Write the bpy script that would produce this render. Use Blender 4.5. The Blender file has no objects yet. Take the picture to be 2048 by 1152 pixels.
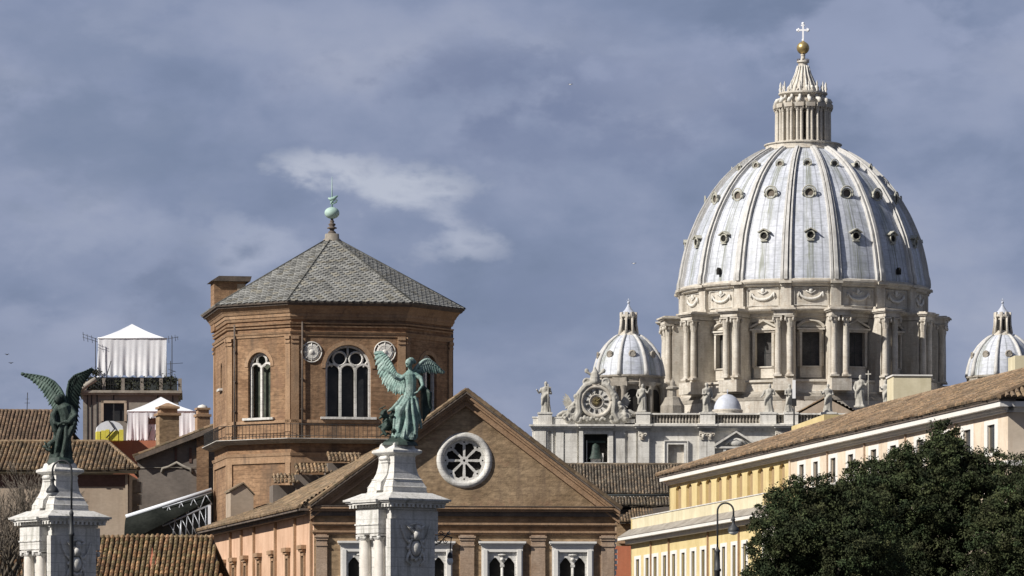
import bpy, math, random
from math import sin, cos, tan, pi, radians as R, sqrt, atan2
from mathutils import Matrix, Vector
from mathutils.geometry import tessellate_polygon
random.seed(7)
S = bpy.context.scene
C = S.collection
FP, HZ, CX, EYE = 9000.0, 1400.0, 1024.0, 1.7     # focal length, horizon and axis in photo pixels; eye height

# ---------------------------------------------------------------- camera
cd = bpy.data.cameras.new("camera"); cam = bpy.data.objects.new("camera", cd); C.objects.link(cam)
cam.location = (0, 0, EYE); cam.rotation_euler = (R(90), 0, 0)
cd.sensor_width = 36; cd.lens = FP / 2048 * 36; cd.shift_y = (HZ - 576) / 2048
cd.clip_start = 1; cd.clip_end = 6000
S.camera = cam
# ---------------------------------------------------------------- world and sun
SUN_AZ = Vector((-0.85, -0.527, 0)).normalized(); SUN_EL = R(36)
sun_dir = Vector((SUN_AZ.x * cos(SUN_EL), SUN_AZ.y * cos(SUN_EL), sin(SUN_EL)))
S.view_settings.view_transform = 'Standard'; S.view_settings.look = 'None'
S.view_settings.exposure = 0.22; S.view_settings.gamma = 1
ld = bpy.data.lights.new("sun", 'SUN'); ld.energy = 5.0; ld.angle = R(0.6); ld.color = (1.0, 0.945, 0.87)
lo = bpy.data.objects.new("sun", ld); C.objects.link(lo); lo.location = (-200, -100, 200)
lo.rotation_euler = sun_dir.to_track_quat('Z', 'Y').to_euler()

def nn(nt, t, **kw):
    n = nt.nodes.new(t)
    for k, v in kw.items():
        if k == 'ins':
            for a, b in v.items(): n.inputs[a].default_value = b
        else: setattr(n, k, v)
    return n
def ramp(nt, fac, stops, interp='LINEAR'):
    r = nn(nt, 'ShaderNodeValToRGB'); r.color_ramp.interpolation = interp
    e = r.color_ramp.elements
    while len(e) < len(stops): e.new(0.5)
    for i, (p, c) in enumerate(stops):
        e[i].position = p; e[i].color = (c, c, c, 1) if not hasattr(c, '__len__') else (*c, 1)
    nt.links.new(fac, r.inputs[0]); return r.outputs[0]
def mth(nt, op, a, b=None, c=None):
    n = nn(nt, 'ShaderNodeMath', operation=op)
    for i, v in enumerate((a, b, c)):
        if v is None: continue
        if isinstance(v, (int, float)): n.inputs[i].default_value = v
        else: nt.links.new(v, n.inputs[i])
    return n.outputs[0]
def mixc(nt, fac, a, b, mode='MIX'):
    n = nn(nt, 'ShaderNodeMix', data_type='RGBA', blend_type=mode)
    for s, v in ((0, fac), (6, a), (7, b)):
        if isinstance(v, (int, float)): n.inputs[s].default_value = v
        elif isinstance(v, tuple): n.inputs[s].default_value = (*v, 1)
        else: nt.links.new(v, n.inputs[s])
    return n.outputs[2]

w = bpy.data.worlds.new("World"); S.world = w; w.use_nodes = True
nt = w.node_tree; nt.nodes.clear(); L = nt.links.new
out = nn(nt, 'ShaderNodeOutputWorld')
sky = nn(nt, 'ShaderNodeTexSky', sky_type='NISHITA', sun_disc=False, sun_elevation=SUN_EL)
sky.sun_rotation = atan2(SUN_AZ.x, SUN_AZ.y)
bg1 = nn(nt, 'ShaderNodeBackground', ins={'Strength': 0.08}); L(sky.outputs[0], bg1.inputs[0])
tc = nn(nt, 'ShaderNodeTexCoord')
def cloud_noise(scale, off, detail=5, rough=0.5, dist=0.0, sz=1.6):
    mp = nn(nt, 'ShaderNodeMapping'); mp.inputs['Scale'].default_value = (1, 1, sz); mp.inputs['Location'].default_value = off
    L(tc.outputs['Generated'], mp.inputs[0])
    n = nn(nt, 'ShaderNodeTexNoise', ins={'Scale': scale, 'Detail': detail, 'Roughness': rough, 'Distortion': dist})
    L(mp.outputs[0], n.inputs['Vector']); return n.outputs['Fac']
n1 = cloud_noise(17, (3.1, 0.2, 1.7), 7, .5, .12, 1.9)
n2 = cloud_noise(40, (0.3, 5.2, 0.7), 8, .54, .15, 1.7)
n3 = cloud_noise(95, (1.3, 2.2, 4.7), 4, .55, 0)
dark_soft = ramp(nt, mth(nt, 'ADD', mth(nt, 'MULTIPLY', n1, .75), mth(nt, 'MULTIPLY', n2, .25)),
                 [(.38, (.150, .182, .268)), (.47, (.190, .222, .318)), (.56, (.245, .272, .368)), (.70, (.34, .355, .43))])
def patch(px, py, rx, ry):       # a paler bank of cloud in a given direction of the sky
    d = Vector(((px - CX) / FP, 1, (HZ - py) / FP)).normalized()
    s = nn(nt, 'ShaderNodeVectorMath', operation='SUBTRACT'); L(tc.outputs['Generated'], s.inputs[0]); s.inputs[1].default_value = d
    m = nn(nt, 'ShaderNodeVectorMath', operation='MULTIPLY'); L(s.outputs[0], m.inputs[0]); m.inputs[1].default_value = (FP / rx, 0, FP / ry)
    l = nn(nt, 'ShaderNodeVectorMath', operation='LENGTH'); L(m.outputs[0], l.inputs[0])
    v = mth(nt, 'ADD', mth(nt, 'SUBTRACT', 1.0, l.outputs['Value']), mth(nt, 'MULTIPLY', mth(nt, 'SUBTRACT', n2, .5), 4.0))
    v = mth(nt, 'ADD', v, mth(nt, 'MULTIPLY', mth(nt, 'SUBTRACT', n3, .5), 1.6))
    return ramp(nt, v, [(0.0, 0.0), (1.5, 1.0)], 'EASE')
col = dark_soft
for (px, py, rx, ry, a, c) in [(790, 372, 215, 62, .95, (.43, .445, .50)), (940, 485, 110, 70, .8, (.41, .425, .49)), (640, 335, 100, 34, .7, (.46, .47, .52)), (880, 420, 90, 50, .6, (.40, .415, .48)),
                               (480, 530, 120, 80, .6, (.36, .38, .46)), (250, 470, 200, 90, .4, (.30, .325, .41)), (60, 700, 260, 140, .4, (.31, .33, .42)), (620, 640, 300, 90, .3, (.30, .32, .41)),
                               (900, 165, 300, 90, .7, (.145, .170, .262)), (1150, 300, 420, 90, .6, (.150, .178, .275)), (340, 560, 150, 90, .7, (.135, .165, .25)), (200, 300, 300, 120, .5, (.145, .18, .262)), (120, 90, 300, 110, .4, (.16, .195, .28)),
                               (1330, 190, 300, 130, .5, (.160, .188, .285)), (960, 430, 60, 60, .5, (.17, .195, .285)), (1040, 620, 260, 180, .5, (.155, .185, .28)), (1200, 60, 200, 60, .5, (.17, .2, .29)),
                               (1700, 60, 500, 120, .55, (.30, .325, .43)), (1950, 300, 300, 300, .35, (.26, .29, .39)), (620, 40, 420, 80, .5, (.27, .295, .385))]:
    col = mixc(nt, mth(nt, 'MULTIPLY', patch(px, py, rx, ry), a), col, c)
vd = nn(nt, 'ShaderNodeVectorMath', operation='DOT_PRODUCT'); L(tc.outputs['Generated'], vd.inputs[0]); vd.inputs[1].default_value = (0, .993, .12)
col = mixc(nt, 1.0, col, ramp(nt, vd.outputs['Value'], [(0.0, .55), (.55, .68), (.93, 1.0)]), 'MULTIPLY')  # sky colour darkened away from the view direction to cut ambient fill
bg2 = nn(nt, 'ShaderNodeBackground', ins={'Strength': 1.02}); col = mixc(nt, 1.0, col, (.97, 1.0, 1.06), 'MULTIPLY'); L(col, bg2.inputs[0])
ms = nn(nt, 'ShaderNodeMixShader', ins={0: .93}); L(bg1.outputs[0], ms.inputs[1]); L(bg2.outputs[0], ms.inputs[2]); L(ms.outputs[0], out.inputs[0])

# ---------------------------------------------------------------- materials
MATS = {}
def new_mat(name):
    m = bpy.data.materials.new(name); m.use_nodes = True; MATS[name] = m
    nt = m.node_tree; return m, nt, nt.nodes['Principled BSDF']
def mat(name, c1, c2, scale=1.0, rough=.85, zs=1.0, streak=0.0, sc=(.25, .25, .22), courses=0.0, ch=.35, fine=.25, tint=False, metal=0.0, bump=.0,
        spots=0.0, spc=(.1, .09, .07), uvseam=None, spscale=3.0):
    m, nt, b = new_mat(name); L = nt.links.new
    tc = nn(nt, 'ShaderNodeTexCoord'); O = tc.outputs['Object']
    def noise(s, zz=1.0, d=5, r=.6):
        mp = nn(nt, 'ShaderNodeMapping'); mp.inputs['Scale'].default_value = (1, 1, zz); L(O, mp.inputs[0])
        n = nn(nt, 'ShaderNodeTexNoise', ins={'Scale': s, 'Detail': d, 'Roughness': r}); L(mp.outputs[0], n.inputs['Vector']); return n.outputs['Fac']
    n1 = noise(scale, zs)
    col = mixc(nt, ramp(nt, n1, [(.33, 0.0), (.67, 1.0)]), c1, c2)
    if fine:
        n2 = noise(scale * 7, 2.2)
        col = mixc(nt, 1.0, col, ramp(nt, n2, [(.3, 1 - fine), (.7, 1 + fine * .5)]), 'MULTIPLY')
    if courses:
        sp = nn(nt, 'ShaderNodeSeparateXYZ'); L(O, sp.inputs[0])
        fr = mth(nt, 'FRACT', mth(nt, 'DIVIDE', sp.outputs[2], ch))
        col = mixc(nt, 1.0, col, ramp(nt, fr, [(0.0, 1 - courses), (.09, 1 - courses), (.13, 1.0)], 'LINEAR'), 'MULTIPLY')
    if streak:
        s1 = noise(scale * 3.2, .12, 4, .65); s2 = noise(scale * .8, .7, 3, .5)
        f = mth(nt, 'MULTIPLY', ramp(nt, s1, [(.48, 0.0), (.68, 1.0)]), ramp(nt, s2, [(.35, .25), (.65, 1.0)]))
        col = mixc(nt, mth(nt, 'MULTIPLY', f, streak), col, sc)
    if spots:
        s3 = noise(scale * spscale, 1.0, 6, .7)
        col = mixc(nt, mth(nt, 'MULTIPLY', ramp(nt, s3, [(.54, 0.0), (.66, 1.0)]), spots), col, spc)
    if uvseam:
        uw, uh, amt = uvseam
        bt = nn(nt, 'ShaderNodeTexBrick', offset=0.0, squash=1.0, ins={'Scale': 1.0, 'Brick Width': uw, 'Row Height': uh, 'Mortar Size': .09, 'Mortar Smooth': .4, 'Bias': 0.0,
                     'Color1': (1, 1, 1, 1), 'Color2': (.93, .93, .94, 1), 'Mortar': (1 - amt, 1 - amt, 1 - amt, 1)})
        L(tc.outputs['UV'], bt.inputs['Vector'])
        col = mixc(nt, .45, col, mixc(nt, 1.0, col, bt.outputs['Color'], 'MULTIPLY'))
        su = nn(nt, 'ShaderNodeSeparateXYZ'); L(tc.outputs['UV'], su.inputs[0])
        fu = mth(nt, 'FRACT', mth(nt, 'DIVIDE', su.outputs[0], uw)); col = mixc(nt, 1.0, col, ramp(nt, fu, [(0.0, 1 - amt), (.10, 1 - amt), (.16, 1.0), (.9, 1.0), (1.0, .9)]), 'MULTIPLY')
        mp = nn(nt, 'ShaderNodeMapping'); mp.inputs['Scale'].default_value = (1.1, .11, 1); L(tc.outputs['UV'], mp.inputs[0])
        ns = nn(nt, 'ShaderNodeTexNoise', ins={'Scale': 1.3, 'Detail': 5, 'Roughness': .6}); L(mp.outputs[0], ns.inputs['Vector'])
        col = mixc(nt, ramp(nt, ns.outputs['Fac'], [(.52, 0.0), (.72, .55)]), col, (.33, .36, .37))
        if name == 'lead':          # run-off stains down the middle of each panel, below the dormers
            fs = mth(nt, 'ABSOLUTE', mth(nt, 'SUBTRACT', mth(nt, 'FRACT', mth(nt, 'DIVIDE', mth(nt, 'SUBTRACT', su.outputs[0], 1.58 - 4.875), 9.75)), .5))
            mp2 = nn(nt, 'ShaderNodeMapping'); mp2.inputs['Scale'].default_value = (2.4, .10, 1); L(tc.outputs['UV'], mp2.inputs[0])
            n5 = nn(nt, 'ShaderNodeTexNoise', ins={'Scale': 1.2, 'Detail': 6, 'Roughness': .65}); L(mp2.outputs[0], n5.inputs['Vector'])
            f5 = mth(nt, 'MULTIPLY', ramp(nt, fs, [(.06, 1.0), (.15, 0.0)]), ramp(nt, n5.outputs['Fac'], [(.44, 0.0), (.60, .85)]))
            col = mixc(nt, f5, col, (.20, .215, .16))
    if tint:
        at = nn(nt, 'ShaderNodeAttribute', attribute_name='tint'); col = mixc(nt, 1.0, col, at.outputs['Color'], 'MULTIPLY')
    L(col, b.inputs['Base Color']); b.inputs['Roughness'].default_value = rough; b.inputs['Metallic'].default_value = metal
    b.inputs['Specular IOR Level'].default_value = .3
    if bump:
        bp = nn(nt, 'ShaderNodeBump', ins={'Strength': bump, 'Distance': .06}); L(noise(scale * 9, 1.5, 5, .7), bp.inputs['Height']); L(bp.outputs[0], b.inputs['Normal'])
    return m

mat('brick', (.235, .138, .077), (.375, .237, .140), .38, .9, 2.0, .9, (.12, .085, .06), .32, .30, .45, bump=.6, spots=.6, spc=(.20, .115, .075), spscale=2.2)
mat('brick_gable', (.275, .19, .112), (.44, .32, .20), .34, .9, 2.0, .85, (.15, .105, .075), .18, .28, .42, bump=.6, spots=.5, spc=(.30, .17, .11), spscale=1.6)
mat('brick_trim', (.31, .195, .115), (.42, .28, .175), .9, .9, 1.0, .6, (.12, .09, .07), 0, .3, .25, bump=.3)
mat('brick_pale', (.36, .25, .17), (.46, .35, .26), .9, .9, 1.0, .5, (.18, .13, .1), .1, .3, .25, bump=.3)
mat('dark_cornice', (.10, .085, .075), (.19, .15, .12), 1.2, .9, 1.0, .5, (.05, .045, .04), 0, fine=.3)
mat('travertine', (.62, .60, .55), (.76, .74, .69), .35, .85, 1.0, .8, (.26, .24, .21), .10, 1.0, .15, spots=.3, spc=(.30, .27, .22))
mat('travertine_warm', (.49, .455, .39), (.66, .62, .55), .3, .85, 1.0, .75, (.27, .22, .17), .08, 1.1, .18, spots=.35, spc=(.36, .26, .17))
mat('tile_brown', (.17, .125, .09), (.26, .20, .145), .8, .9, tint=True, fine=.3, spots=.5, spc=(.10, .085, .06))
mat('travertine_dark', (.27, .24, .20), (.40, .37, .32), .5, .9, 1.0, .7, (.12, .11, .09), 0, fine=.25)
mat('dormer_stone', (.38, .37, .31), (.52, .51, .44), 1.5, .85, fine=.3, spots=.5, spc=(.25, .25, .17))
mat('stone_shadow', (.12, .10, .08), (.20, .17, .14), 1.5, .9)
mat('statue_stone', (.36, .345, .30), (.54, .52, .47), .9, .85, 1.0, .8, (.17, .16, .14), 0, fine=.3)
mat('marble', (.60, .585, .55), (.75, .735, .70), 1.2, .6, 1.0, .95, (.30, .30, .26), .22, .42, .2, spots=.45, spc=(.42, .40, .35), bump=.3)
mat('marble_column', (.62, .58, .52), (.76, .72, .66), 1.6, .6, 1.0, .3, (.4, .34, .28), 0, fine=.1)
mat('lead', (.50, .53, .60), (.66, .685, .745), .16, .5, .35, .7, (.26, .28, .28), 0, fine=.22, uvseam=(1.95, 1.45, .34), spots=.35, spc=(.36, .38, .33))
mat('lead_plain', (.42, .45, .52), (.55, .58, .65), .4, .55, 1.0, .45, (.3, .32, .33), 0, fine=.12)
mat('rib', (.47, .465, .45), (.62, .61, .59), .6, .7, 1.0, .7, (.27, .25, .21), 0, fine=.12)
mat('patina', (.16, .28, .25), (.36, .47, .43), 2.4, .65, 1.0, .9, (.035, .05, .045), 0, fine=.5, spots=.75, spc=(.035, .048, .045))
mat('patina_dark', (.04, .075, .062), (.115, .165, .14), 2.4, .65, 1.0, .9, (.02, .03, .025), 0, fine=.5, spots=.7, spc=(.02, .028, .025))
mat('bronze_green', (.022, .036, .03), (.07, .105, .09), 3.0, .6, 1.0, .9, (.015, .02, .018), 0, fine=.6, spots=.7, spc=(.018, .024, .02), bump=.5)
mat('bronze_dark', (.022, .032, .028), (.055, .09, .075), 2.5, .6, 1.0, .6, (.015, .018, .016), 0, fine=.35)
mat('copper_ball', (.30, .45, .40), (.42, .56, .50), 1.0, .6, fine=.15)
mat('old_gilt', (.16, .13, .06), (.26, .21, .10), 1.0, .6, fine=.3)
mat('gold', (.50, .36, .15), (.62, .47, .22), 1.0, .38, fine=.15, metal=.75)
mat('cross_metal', (.86, .86, .88), (.95, .95, .97), 1.0, .35, fine=0)
mat('iron', (.02, .02, .022), (.04, .04, .04), 2, .6, fine=0)
mat('lamp_iron', (.03, .033, .036), (.06, .063, .066), 2, .5, fine=0)
mat('slate', (.22, .22, .208), (.32, .32, .30), 1.1, .75, fine=.25, tint=True, spots=.5, spc=(.13, .13, .11))
mat('slate_base', (.09, .09, .085), (.12, .12, .11), 1, .9)
mat('tile_old', (.175, .125, .082), (.285, .215, .145), .8, .9, tint=True, fine=.3, spots=.65, spc=(.10, .10, .06))
mat('tile_dark', (.13, .105, .08), (.22, .185, .14), .8, .9, tint=True, fine=.3, spots=.5, spc=(.09, .09, .06))
mat('tile_red', (.195, .138, .092), (.295, .22, .15), .7, .9, tint=True, fine=.3, spots=.35, spc=(.18, .12, .08))
mat('tile_base', (.06, .05, .04), (.10, .08, .06), 1, .9)
mat('plaster_tan', (.36, .285, .215), (.44, .36, .28), .4, .9, 1, .5, (.22, .17, .13), 0, fine=.12)
mat('plaster_grey', (.20, .18, .155), (.28, .25, .215), .4, .9, 1, .65, (.12, .105, .09), 0, fine=.18)
mat('plaster_dark', (.15, .13, .115), (.22, .19, .165), .4, .9, 1, .6, (.085, .075, .065), 0, fine=.18)
mat('plaster_salmon', (.54, .35, .235), (.68, .46, .32), .5, .9, 1, .8, (.42, .25, .16), 0, fine=.08)
mat('plaster_yellow', (.59, .475, .235), (.72, .60, .325), .45, .9, 1, .7, (.5, .37, .16), 0, fine=.06)
mat('plaster_pale_yellow', (.60, .54, .37), (.74, .67, .48), .5, .9, 1, .75, (.5, .44, .28), 0, fine=.06)
mat('plaster_cream', (.60, .50, .385), (.77, .66, .53), .4, .9, 1, .8, (.55, .42, .30), 0, fine=.06)
mat('plaster_red', (.38, .13, .075), (.44, .17, .10), .4, .9, 1, .4, (.2, .08, .05), 0, fine=.1)
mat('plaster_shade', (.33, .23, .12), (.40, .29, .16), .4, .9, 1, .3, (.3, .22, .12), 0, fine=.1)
mat('maroon', (.12, .07, .055), (.17, .10, .08), .6, .9, 1, .3, (.07, .05, .04))
mat('white_trim', (.72, .70, .66), (.80, .78, .74), .6, .8, 1, .3, (.5, .47, .42), 0, fine=.07)
mat('white_cloth', (.70, .715, .75), (.84, .85, .87), .7, .9, 1.0, .35, (.55, .55, .54), fine=.06)
mat('yellow_paint', (.72, .62, .08), (.80, .70, .12), 1.5, .7, fine=.2)
mat('drum_glass', (.035, .032, .03), (.09, .085, .08), .5, .5, fine=.4)
mat('glass', (.02, .022, .025), (.045, .045, .045), .8, .25, fine=.2)
mat('glass_green', (.05, .065, .05), (.12, .13, .10), 2.2, .35, fine=.6)
mat('dark_open', (.015, .014, .013), (.03, .028, .025), .8, .9, fine=.2)
mat('steel', (.30, .32, .35), (.42, .44, .47), 1, .4, fine=.1, metal=.4)
mat('steel_dark', (.035, .042, .042), (.06, .068, .068), 1, .6, fine=.2)
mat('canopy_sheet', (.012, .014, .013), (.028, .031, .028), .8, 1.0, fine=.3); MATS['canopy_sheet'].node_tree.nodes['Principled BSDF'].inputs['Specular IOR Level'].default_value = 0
mat('sheet_light', (.62, .66, .72), (.72, .75, .80), 1, .5, fine=.1)
mat('bark', (.10, .085, .065), (.17, .145, .115), 3, .9, 1, fine=.3)
mat('twig', (.15, .125, .10), (.22, .19, .155), 3, .9, 1, fine=.2)
mat('foliage', (.024, .035, .018), (.050, .066, .031), .9, .95, fine=.25, tint=True)
mat('shrub', (.02, .025, .015), (.06, .06, .035), 1.2, .8, fine=.25, tint=True)
mat('asphalt', (.045, .045, .048), (.06, .06, .06), .5, .9)
mat('lamp_glass', (.75, .76, .74), (.85, .86, .84), 1, .3, fine=0)
mat('black_white', (.85, .85, .85), (.9, .9, .9), 1, .5, fine=0)

# ---------------------------------------------------------------- mesh builder
class MB:
    def __init__(s, M=None): s.v = []; s.f = []; s.uv = {}; s.col = []; s.c = (1, 1, 1); s.M = M or Matrix.Identity(4); s.sm = []
    def add(s, vs, fs, smooth=False, M=None, uvs=None):
        b = len(s.v); m = s.M @ M if M is not None else s.M
        s.v += [tuple(m @ Vector(p)) for p in vs]
        for i, f in enumerate(fs):
            if uvs: s.uv[len(s.f)] = uvs[i]
            s.f.append(tuple(b + k for k in f)); s.col.append(s.c); s.sm.append(smooth)
    def box(s, x0, x1, y0, y1, z0, z1, M=None):
        if x0 > x1: x0, x1 = x1, x0
        if z0 > z1: z0, z1 = z1, z0
        if y0 > y1: y0, y1 = y1, y0
        s.add([(x0, y0, z0), (x1, y0, z0), (x1, y1, z0), (x0, y1, z0), (x0, y0, z1), (x1, y0, z1), (x1, y1, z1), (x0, y1, z1)],
              [(0, 3, 2, 1), (4, 5, 6, 7), (0, 1, 5, 4), (1, 2, 6, 5), (2, 3, 7, 6), (3, 0, 4, 7)], False, M)
    def prism(s, poly, y0, y1, M=None):        # poly in (x, z), extruded along y
        n = len(poly); vs = [(x, y0, z) for x, z in poly] + [(x, y1, z) for x, z in poly]
        s.add(vs, [tuple(range(n)), tuple(reversed(range(n, 2 * n)))] + [((i + 1) % n, i, i + n, (i + 1) % n + n) for i in range(n)], False, M)
    def hprism(s, poly, z0, z1, M=None, poly2=None):   # poly in (x, y)
        n = len(poly); q = poly2 or poly; vs = [(x, y, z0) for x, y in poly] + [(x, y, z1) for x, y in q]
        s.add(vs, [tuple(reversed(range(n))), tuple(range(n, 2 * n))] + [(i, (i + 1) % n, (i + 1) % n + n, i + n) for i in range(n)], False, M)
    def lathe(s, prof, n=24, M=None, smooth=True, a0=0.0, a1=2 * pi, mod=None, uvscale=None):
        full = abs(a1 - a0 - 2 * pi) < 1e-6; k = n if full else n + 1; vs = []
        for r, z in prof:
            for i in range(k):
                a = a0 + (a1 - a0) * i / n; rr = r * (mod(a, z) if mod else 1)
                vs.append((rr * sin(a), -rr * cos(a), z))
        fs = []; us = []; m = len(prof)
        for j in range(m - 1):
            for i in range(n):
                i2 = (i + 1) % k; fs.append((j * k + i, j * k + i2, (j + 1) * k + i2, (j + 1) * k + i))
                if uvscale:
                    U = uvscale / n; us.append([(i * U, prof[j][1]), ((i + 1) * U, prof[j][1]), ((i + 1) * U, prof[j + 1][1]), (i * U, prof[j + 1][1])])
        s.add(vs, fs, smooth, M, us if uvscale else None)
        if full:
            for j, rev in ((0, True), (m - 1, False)):
                if prof[j][0] > 1e-4:
                    ring = [vs[j * k + i] for i in range(k)]; idx = tuple(range(k)); s.add(ring, [idx[::-1] if rev else idx], False, M)
    def tube(s, pts, r, n=6, M=None, smooth=True):
        pts = [Vector(p) for p in pts]; rs = r if hasattr(r, '__len__') else [r] * len(pts); vs = []
        up = Vector((0.13, 0.31, 1)).normalized(); ref = None
        for i, p in enumerate(pts):
            t = (pts[min(i + 1, len(pts) - 1)] - pts[max(i - 1, 0)])
            t = t.normalized() if t.length > 1e-9 else Vector((0, 0, 1))
            if ref is None: ref = t.cross(up if abs(t.dot(up)) < .9 else Vector((1, 0, 0))).normalized()
            else: ref = (ref - t * ref.dot(t)).normalized()
            b = t.cross(ref)
            for k in range(n):
                a = 2 * pi * k / n; vs.append(tuple(p + (ref * cos(a) + b * sin(a)) * rs[i]))
        m = len(pts)
        fs = [(j * n + k, j * n + (k + 1) % n, (j + 1) * n + (k + 1) % n, (j + 1) * n + k) for j in range(m - 1) for k in range(n)]
        fs += [tuple(reversed(range(n))), tuple(range((m - 1) * n, m * n))]
        s.add(vs, fs, smooth, M)
    def ell(s, c, r, n=12, m=8, M=None):
        if not hasattr(r, '__len__'): r = (r, r, r)
        T = Matrix.Translation(c) @ Matrix.Diagonal((*r, 1))
        s.lathe([(max(1e-5, sin(pi * j / m)), -cos(pi * j / m)) for j in range(m + 1)], n, (M @ T) if M is not None else T)
    def build(s, name, material, parent=None, loc=None, local=False):
        me = bpy.data.meshes.new(name)
        off = Vector((0, 0, 0))
        if parent is not None:
            off = Vector(parent.get('_w', (0, 0, 0))) * (0 if local else 1)
        elif loc is not None: off = Vector(loc)
        vs = [(x - off.x, y - off.y, z - off.z) for x, y, z in s.v]
        me.from_pydata(vs, [], s.f)
        me.polygons.foreach_set('use_smooth', s.sm)
        if s.uv:
            ul = me.uv_layers.new(name='UVMap')
            for fi, u in s.uv.items():
                p = me.polygons[fi]
                for k, li in enumerate(p.loop_indices): ul.data[li].uv = u[k]
        mm = MATS[material]
        if any(n.type == 'ATTRIBUTE' for n in mm.node_tree.nodes):
            ca = me.color_attributes.new('tint', 'FLOAT_COLOR', 'CORNER'); arr = []
            for p in me.polygons: arr += [*s.col[p.index], 1.0] * p.loop_total
            ca.data.foreach_set('color', arr)
        me.materials.append(mm); me.update()
        o = bpy.data.objects.new(name, me); C.objects.link(o)
        if parent is not None:
            o.parent = parent; o['_w'] = tuple(off)
        elif loc is not None: o.location = loc; o['_w'] = tuple(off)
        else: o['_w'] = (0, 0, 0)
        return o
def thing(name, label, cat, loc, group=None):
    o = bpy.data.objects.new(name, None); C.objects.link(o); o.location = loc; o['_w'] = tuple(loc); o.empty_display_size = .5
    o['label'] = label; o['category'] = cat
    if group: o['group'] = group
    return o
def tag(o, label, cat, group=None, kind=None):
    if kind: o['kind'] = kind; 
    if label: o['label'] = label
    if cat: o['category'] = cat
    if group: o['group'] = group
    return o
def copy_part(o, parent, loc=None, rz=None):
    c = o.copy(); C.objects.link(c); c.parent = parent
    if loc is not None: c.location = loc
    if rz is not None: c.rotation_euler = (0, 0, rz)
    for ch in list(o.children): copy_part(ch, c)
    return c
def remeshed(mb, voxel, smooth_it=2):
    """fuse the overlapping volumes of a figure into one continuous surface"""
    me = bpy.data.meshes.new('t'); me.from_pydata(mb.v, [], mb.f); o = bpy.data.objects.new('t', me); C.objects.link(o)
    md = o.modifiers.new('r', 'REMESH'); md.mode = 'VOXEL'; md.voxel_size = voxel
    if smooth_it: sm = o.modifiers.new('s', 'SMOOTH'); sm.iterations = smooth_it; sm.factor = .5
    bpy.context.view_layer.update()
    dg = bpy.context.evaluated_depsgraph_get(); e = bpy.data.meshes.new_from_object(o.evaluated_get(dg))
    r = MB(); r.v = [tuple(v.co) for v in e.vertices]; r.f = [tuple(p.vertices) for p in e.polygons]; r.sm = [True] * len(r.f); r.col = [(1, 1, 1)] * len(r.f)
    bpy.data.objects.remove(o); bpy.data.meshes.remove(me); bpy.data.meshes.remove(e)
    return r
def P(px, py, Y): return Vector(((px - CX) / FP * Y, Y, EYE + (HZ - py) / FP * Y))
def Z(py, Y): return EYE + (HZ - py) / FP * Y
def frame(px, Y, rot=0, z=0): return Matrix.Translation(((px - CX) / FP * Y, Y, z)) @ Matrix.Rotation(R(rot), 4, 'Z')
class Plane:
    """vertical wall plane through photo column px at depth Y, turned by rot degrees"""
    def __init__(s, px, Y, rot): s.X0 = (px - CX) / FP * Y; s.Y0 = Y; s.a = R(rot); s.M = frame(px, Y, rot)
    def x(s, px):
        k = (px - CX) / FP; return (k * s.Y0 - s.X0) / (cos(s.a) - k * sin(s.a))
    def depth(s, px): return s.Y0 + s.x(px) * sin(s.a)
    def z(s, py, px=None): return EYE + (HZ - py) / FP * (s.depth(px) if px is not None else s.Y0)
def wall_holes(mb, outer, holes, y=0.0, depth=.4, M=None):
    """front face with openings and their reveals; outlines in (x, z)"""
    loops = [[Vector((a, b, 0)) for a, b in outer]] + [[Vector((a, b, 0)) for a, b in h] for h in holes]
    tris = tessellate_polygon(loops); pts = [p for l in loops for p in l]
    vs = [(p.x, y, p.y) for p in pts]; fs = []
    for t in tris:
        a, b, c = (pts[i] for i in t)
        if (b - a).cross(c - a).z < 0: t = (t[0], t[2], t[1])
        fs.append(tuple(t))
    mb.add(vs, fs, False, M)
    for h in holes:
        n = len(h); area = sum(h[i][0] * h[(i + 1) % n][1] - h[(i + 1) % n][0] * h[i][1] for i in range(n))
        hh = h if area > 0 else h[::-1]
        vs = [(a, y, b) for a, b in hh] + [(a, y + depth, b) for a, b in hh]
        mb.add(vs, [(i + n, i, (i + 1) % n, (i + 1) % n + n) for i in range(n)][0:] , False, M)
def rect(x0, x1, z0, z1): return [(x0, z0), (x1, z0), (x1, z1), (x0, z1)]
def arch(x0, x1, z0, z1, n=12):      # round-headed outline, z1 is the crown
    r = (x1 - x0) / 2; c = (x0 + x1) / 2; zs = z1 - r
    return [(x0, z0), (x1, z0)] + [(c + r * cos(pi * i / n), zs + r * sin(pi * i / n)) for i in range(n + 1)]
def circ(cx, cz, r, n=32): return [(cx + r * cos(2 * pi * i / n), cz + r * sin(2 * pi * i / n)) for i in range(n)]
def inside(p, poly):
    x, y = p; c = False; n = len(poly)
    for i in range(n):
        x1, y1 = poly[i]; x2, y2 = poly[(i + 1) % n]
        if (y1 > y) != (y2 > y) and x < (x2 - x1) * (y - y1) / (y2 - y1) + x1: c = not c
    return c
def roof_poly(mb, pts, th=.12):
    pts = [Vector(p) for p in pts]; n = len(pts)
    nrm = (pts[1] - pts[0]).cross(pts[-1] - pts[0]).normalized()
    if nrm.z < 0: nrm = -nrm
    lo = [tuple(p - nrm * th) for p in pts]
    mb.add([tuple(p) for p in pts] + lo, [tuple(range(n)), tuple(reversed(range(n, 2 * n)))] + [(i, i + n, (i + 1) % n + n, (i + 1) % n) for i in range(n)])
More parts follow.
